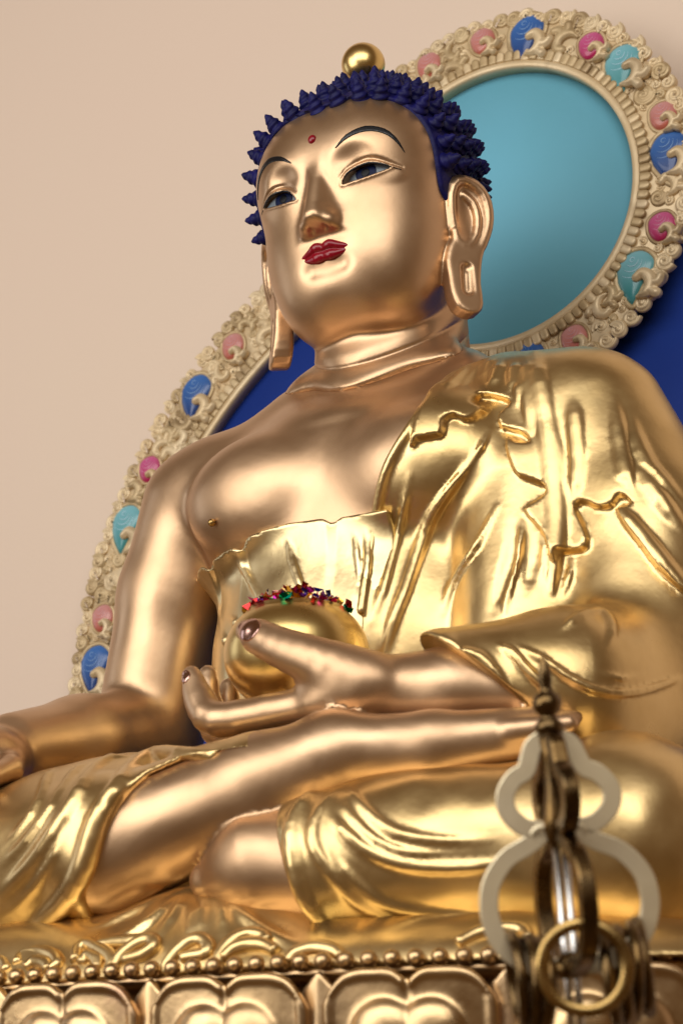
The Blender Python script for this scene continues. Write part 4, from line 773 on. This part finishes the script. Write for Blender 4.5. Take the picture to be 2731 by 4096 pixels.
halo(aur, 0, 25, 21.6, 35.3, 41.2, [('coral', 130.5, 0, .2), ('blue', 138.0, 1, .2), ('magenta', 149, 0, .4), ('teal', 156.5, 1, .3), ('coral', 168.5, 0, 0), ('blue', 174.5, 1, 0)], 112, 186, 39.0, random.Random(3))
halo(aur, 0, 25, 21.6, 35.3, 41.2, [('coral', 49.5, 0, .2), ('blue', 42, 1, .2), ('magenta', 31, 0, .4), ('teal', 23.5, 1, .3), ('coral', 11.5, 0, 0), ('blue', 5.5, 1, 0)], 0, 68, 39.0, random.Random(9), False)
nim = thing('head_halo', 'round carved gilt halo with teal disc and painted bosses behind the head', 'halo', (0, 20, 44))
part('disc', disc(0, 60.7, 20.4, 11.9, .8), TEAL, nim)
halo(nim, 0, 60.7, 20.0, 11.7, 16.6, [('coral', 111, 0, .9), ('coral', 92, 0, .6), ('blue', 76.5, 1, .3), ('magenta', 52.5, 0, .2), ('teal', 38.5, 1, .2), ('coral', 14.6, 0, .5), ('blue', 2.2, 1, .3), ('magenta', -21.5, 0, .4), ('teal', -37, 1, 0), ('coral', -64, 0, 0), ('blue', -80.5, 1, -.3), ('magenta', -108, 0, 0), ('teal', -126, 1, 0), ('coral', 150, 0, .3), ('blue', 134, 1, .3), ('magenta', 176, 0, .2), ('teal', 196, 1, .2), ('coral', 215, 0, 0)], -180, 180, 14.35, random.Random(5))
# ------------------------------------------------------------------ ringed staff in front
Bv = np.array((27.4, -33.41, -5.58)); Tv = np.array((27.59, -35.5, 7.63)); ax = (Tv - Bv) / np.linalg.norm(Tv - Bv); O = Bv + ax * 7.45
rv = np.array((.864, .503, 0)); rv -= ax * (rv @ ax); rv /= np.linalg.norm(rv); fv = np.cross(ax, rv)         # fv towards... across the staff
SM = Matrix(((rv[0], -fv[0], ax[0], O[0] * U), (rv[1], -fv[1], ax[1], O[1] * U), (rv[2], -fv[2], ax[2], O[2] * U), (0, 0, 0, 1)))
stf = thing('ringed_staff', 'blurred brass monk staff with looped finial and loose rings in front of the knee', 'staff', tuple(Bv + ax * -22))
def sp(name, VF, m, M=SM, parent=stf): return link(bpy.data.objects.new(name, meshdata(name, *VF, m, not name.startswith('loop'))), parent, M)
half = [(.2, 3.6), (.72, 3.25), (.92, 2.75), (1.12, 2.3), (1.62, 2.0), (2.0, 1.4), (1.93, .7), (1.4, .12), (.7, -.15), (1.25, -.62), (2.15, -1.1), (2.78, -1.9), (3.0, -2.7), (2.95, -3.6), (2.5, -4.6), (1.5, -5.25), (.25, -5.5)]
half = spline(half, 5)
for s in (-1, 1):
    k = 1.0 if s < 0 else 1.12
    sp('loop_plate', tube([(s * x * k, 0, z) for x, z in half], 1, flat=(.38, .11), up=(0, 1, 0)), PLATE)
    M2 = SM @ Matrix.Rotation(math.radians(80), 4, 'Z')
    sp('loop_bar', tube([(s * x * 1.04, 0, z) for x, z in half], 1, flat=(.34, .32), up=(0, 1, 0)), BRONZE, M2)
for s in (-1, 1): sp('hook', tube(spline([(s * .2, 0, -.2), (s * .7, 0, .05), (s * 1.05, 0, -.2), (s * .9, 0, -.5)], 5), [.18, .2, .16, .1], 10, up=(0, 1, 0)), PLATE)
sp('finial', lathe([(.01, 3.7), (.55, 3.75), (.62, 4.05), (.42, 4.3), (.3, 4.45), (.52, 4.62), (.62, 4.95), (.5, 5.25), (.26, 5.42), (.24, 5.6), (.3, 5.9), (.26, 6.3), (.1, 6.8), (.01, 6.95)], 24), BRONZE)
sp('spine', lathe([(.01, -.9), (.4, -.8), (.62, -.1), (.55, .6), (.4, 1.5), (.4, 2.8), (.5, 3.6), (.01, 3.8)], 18), BRONZE)
sp('collar', lathe([(.01, -5.9), (.6, -5.85), (.72, -5.5), (.6, -5.2), (.4, -4.9), (.01, -4.85)], 20), BRONZE)
for dx in (-.17, .2): sp('rod', tube([(dx, 0, -.8), (dx * 1.1, 0, -12)], .15, 10, up=(0, 1, 0)), STEEL)
sp('pole', lathe([(.3, -30), (.34, -12), (.34, -11.6), (.01, -11.5)], 16), STEEL)
RINGM = meshdata('ring', *tube([(1.62 * math.cos(a), 0, 1.62 * math.sin(a)) for a in np.linspace(0, 2 * math.pi, 49)[:-1]], 1, 8, True, flat=(.25, .34), up=(0, 1, 0)), BRASS)
RIND = meshdata('ring', *tube([(1.75 * math.cos(a), 0, 1.75 * math.sin(a)) for a in np.linspace(0, 2 * math.pi, 49)[:-1]], .25, 10, True, up=(0, 1, 0)), BRONZE)
for me, x, y, z, yaw_, tip in ((RINGM, .25, 2.6, -5.35, 4, 3), (RIND, -1.75, .5, -6.0, 84, 3), (RIND, -2.15, .2, -5.85, 88, -3), (RIND, -1.4, .8, -6.1, 80, 5), (RIND, 1.95, .6, -5.9, -84, 3), (RIND, 2.4, .3, -5.75, -88, -3), (RIND, 2.85, -.1, -5.65, -86, 3), (RIND, 1.5, .9, -6.05, -78, 5)):
    inst('ring', me, stf, SM @ T(x, y, z) @ Matrix.Rotation(math.radians(yaw_), 4, 'Z') @ Matrix.Rotation(math.radians(tip), 4, 'X'))
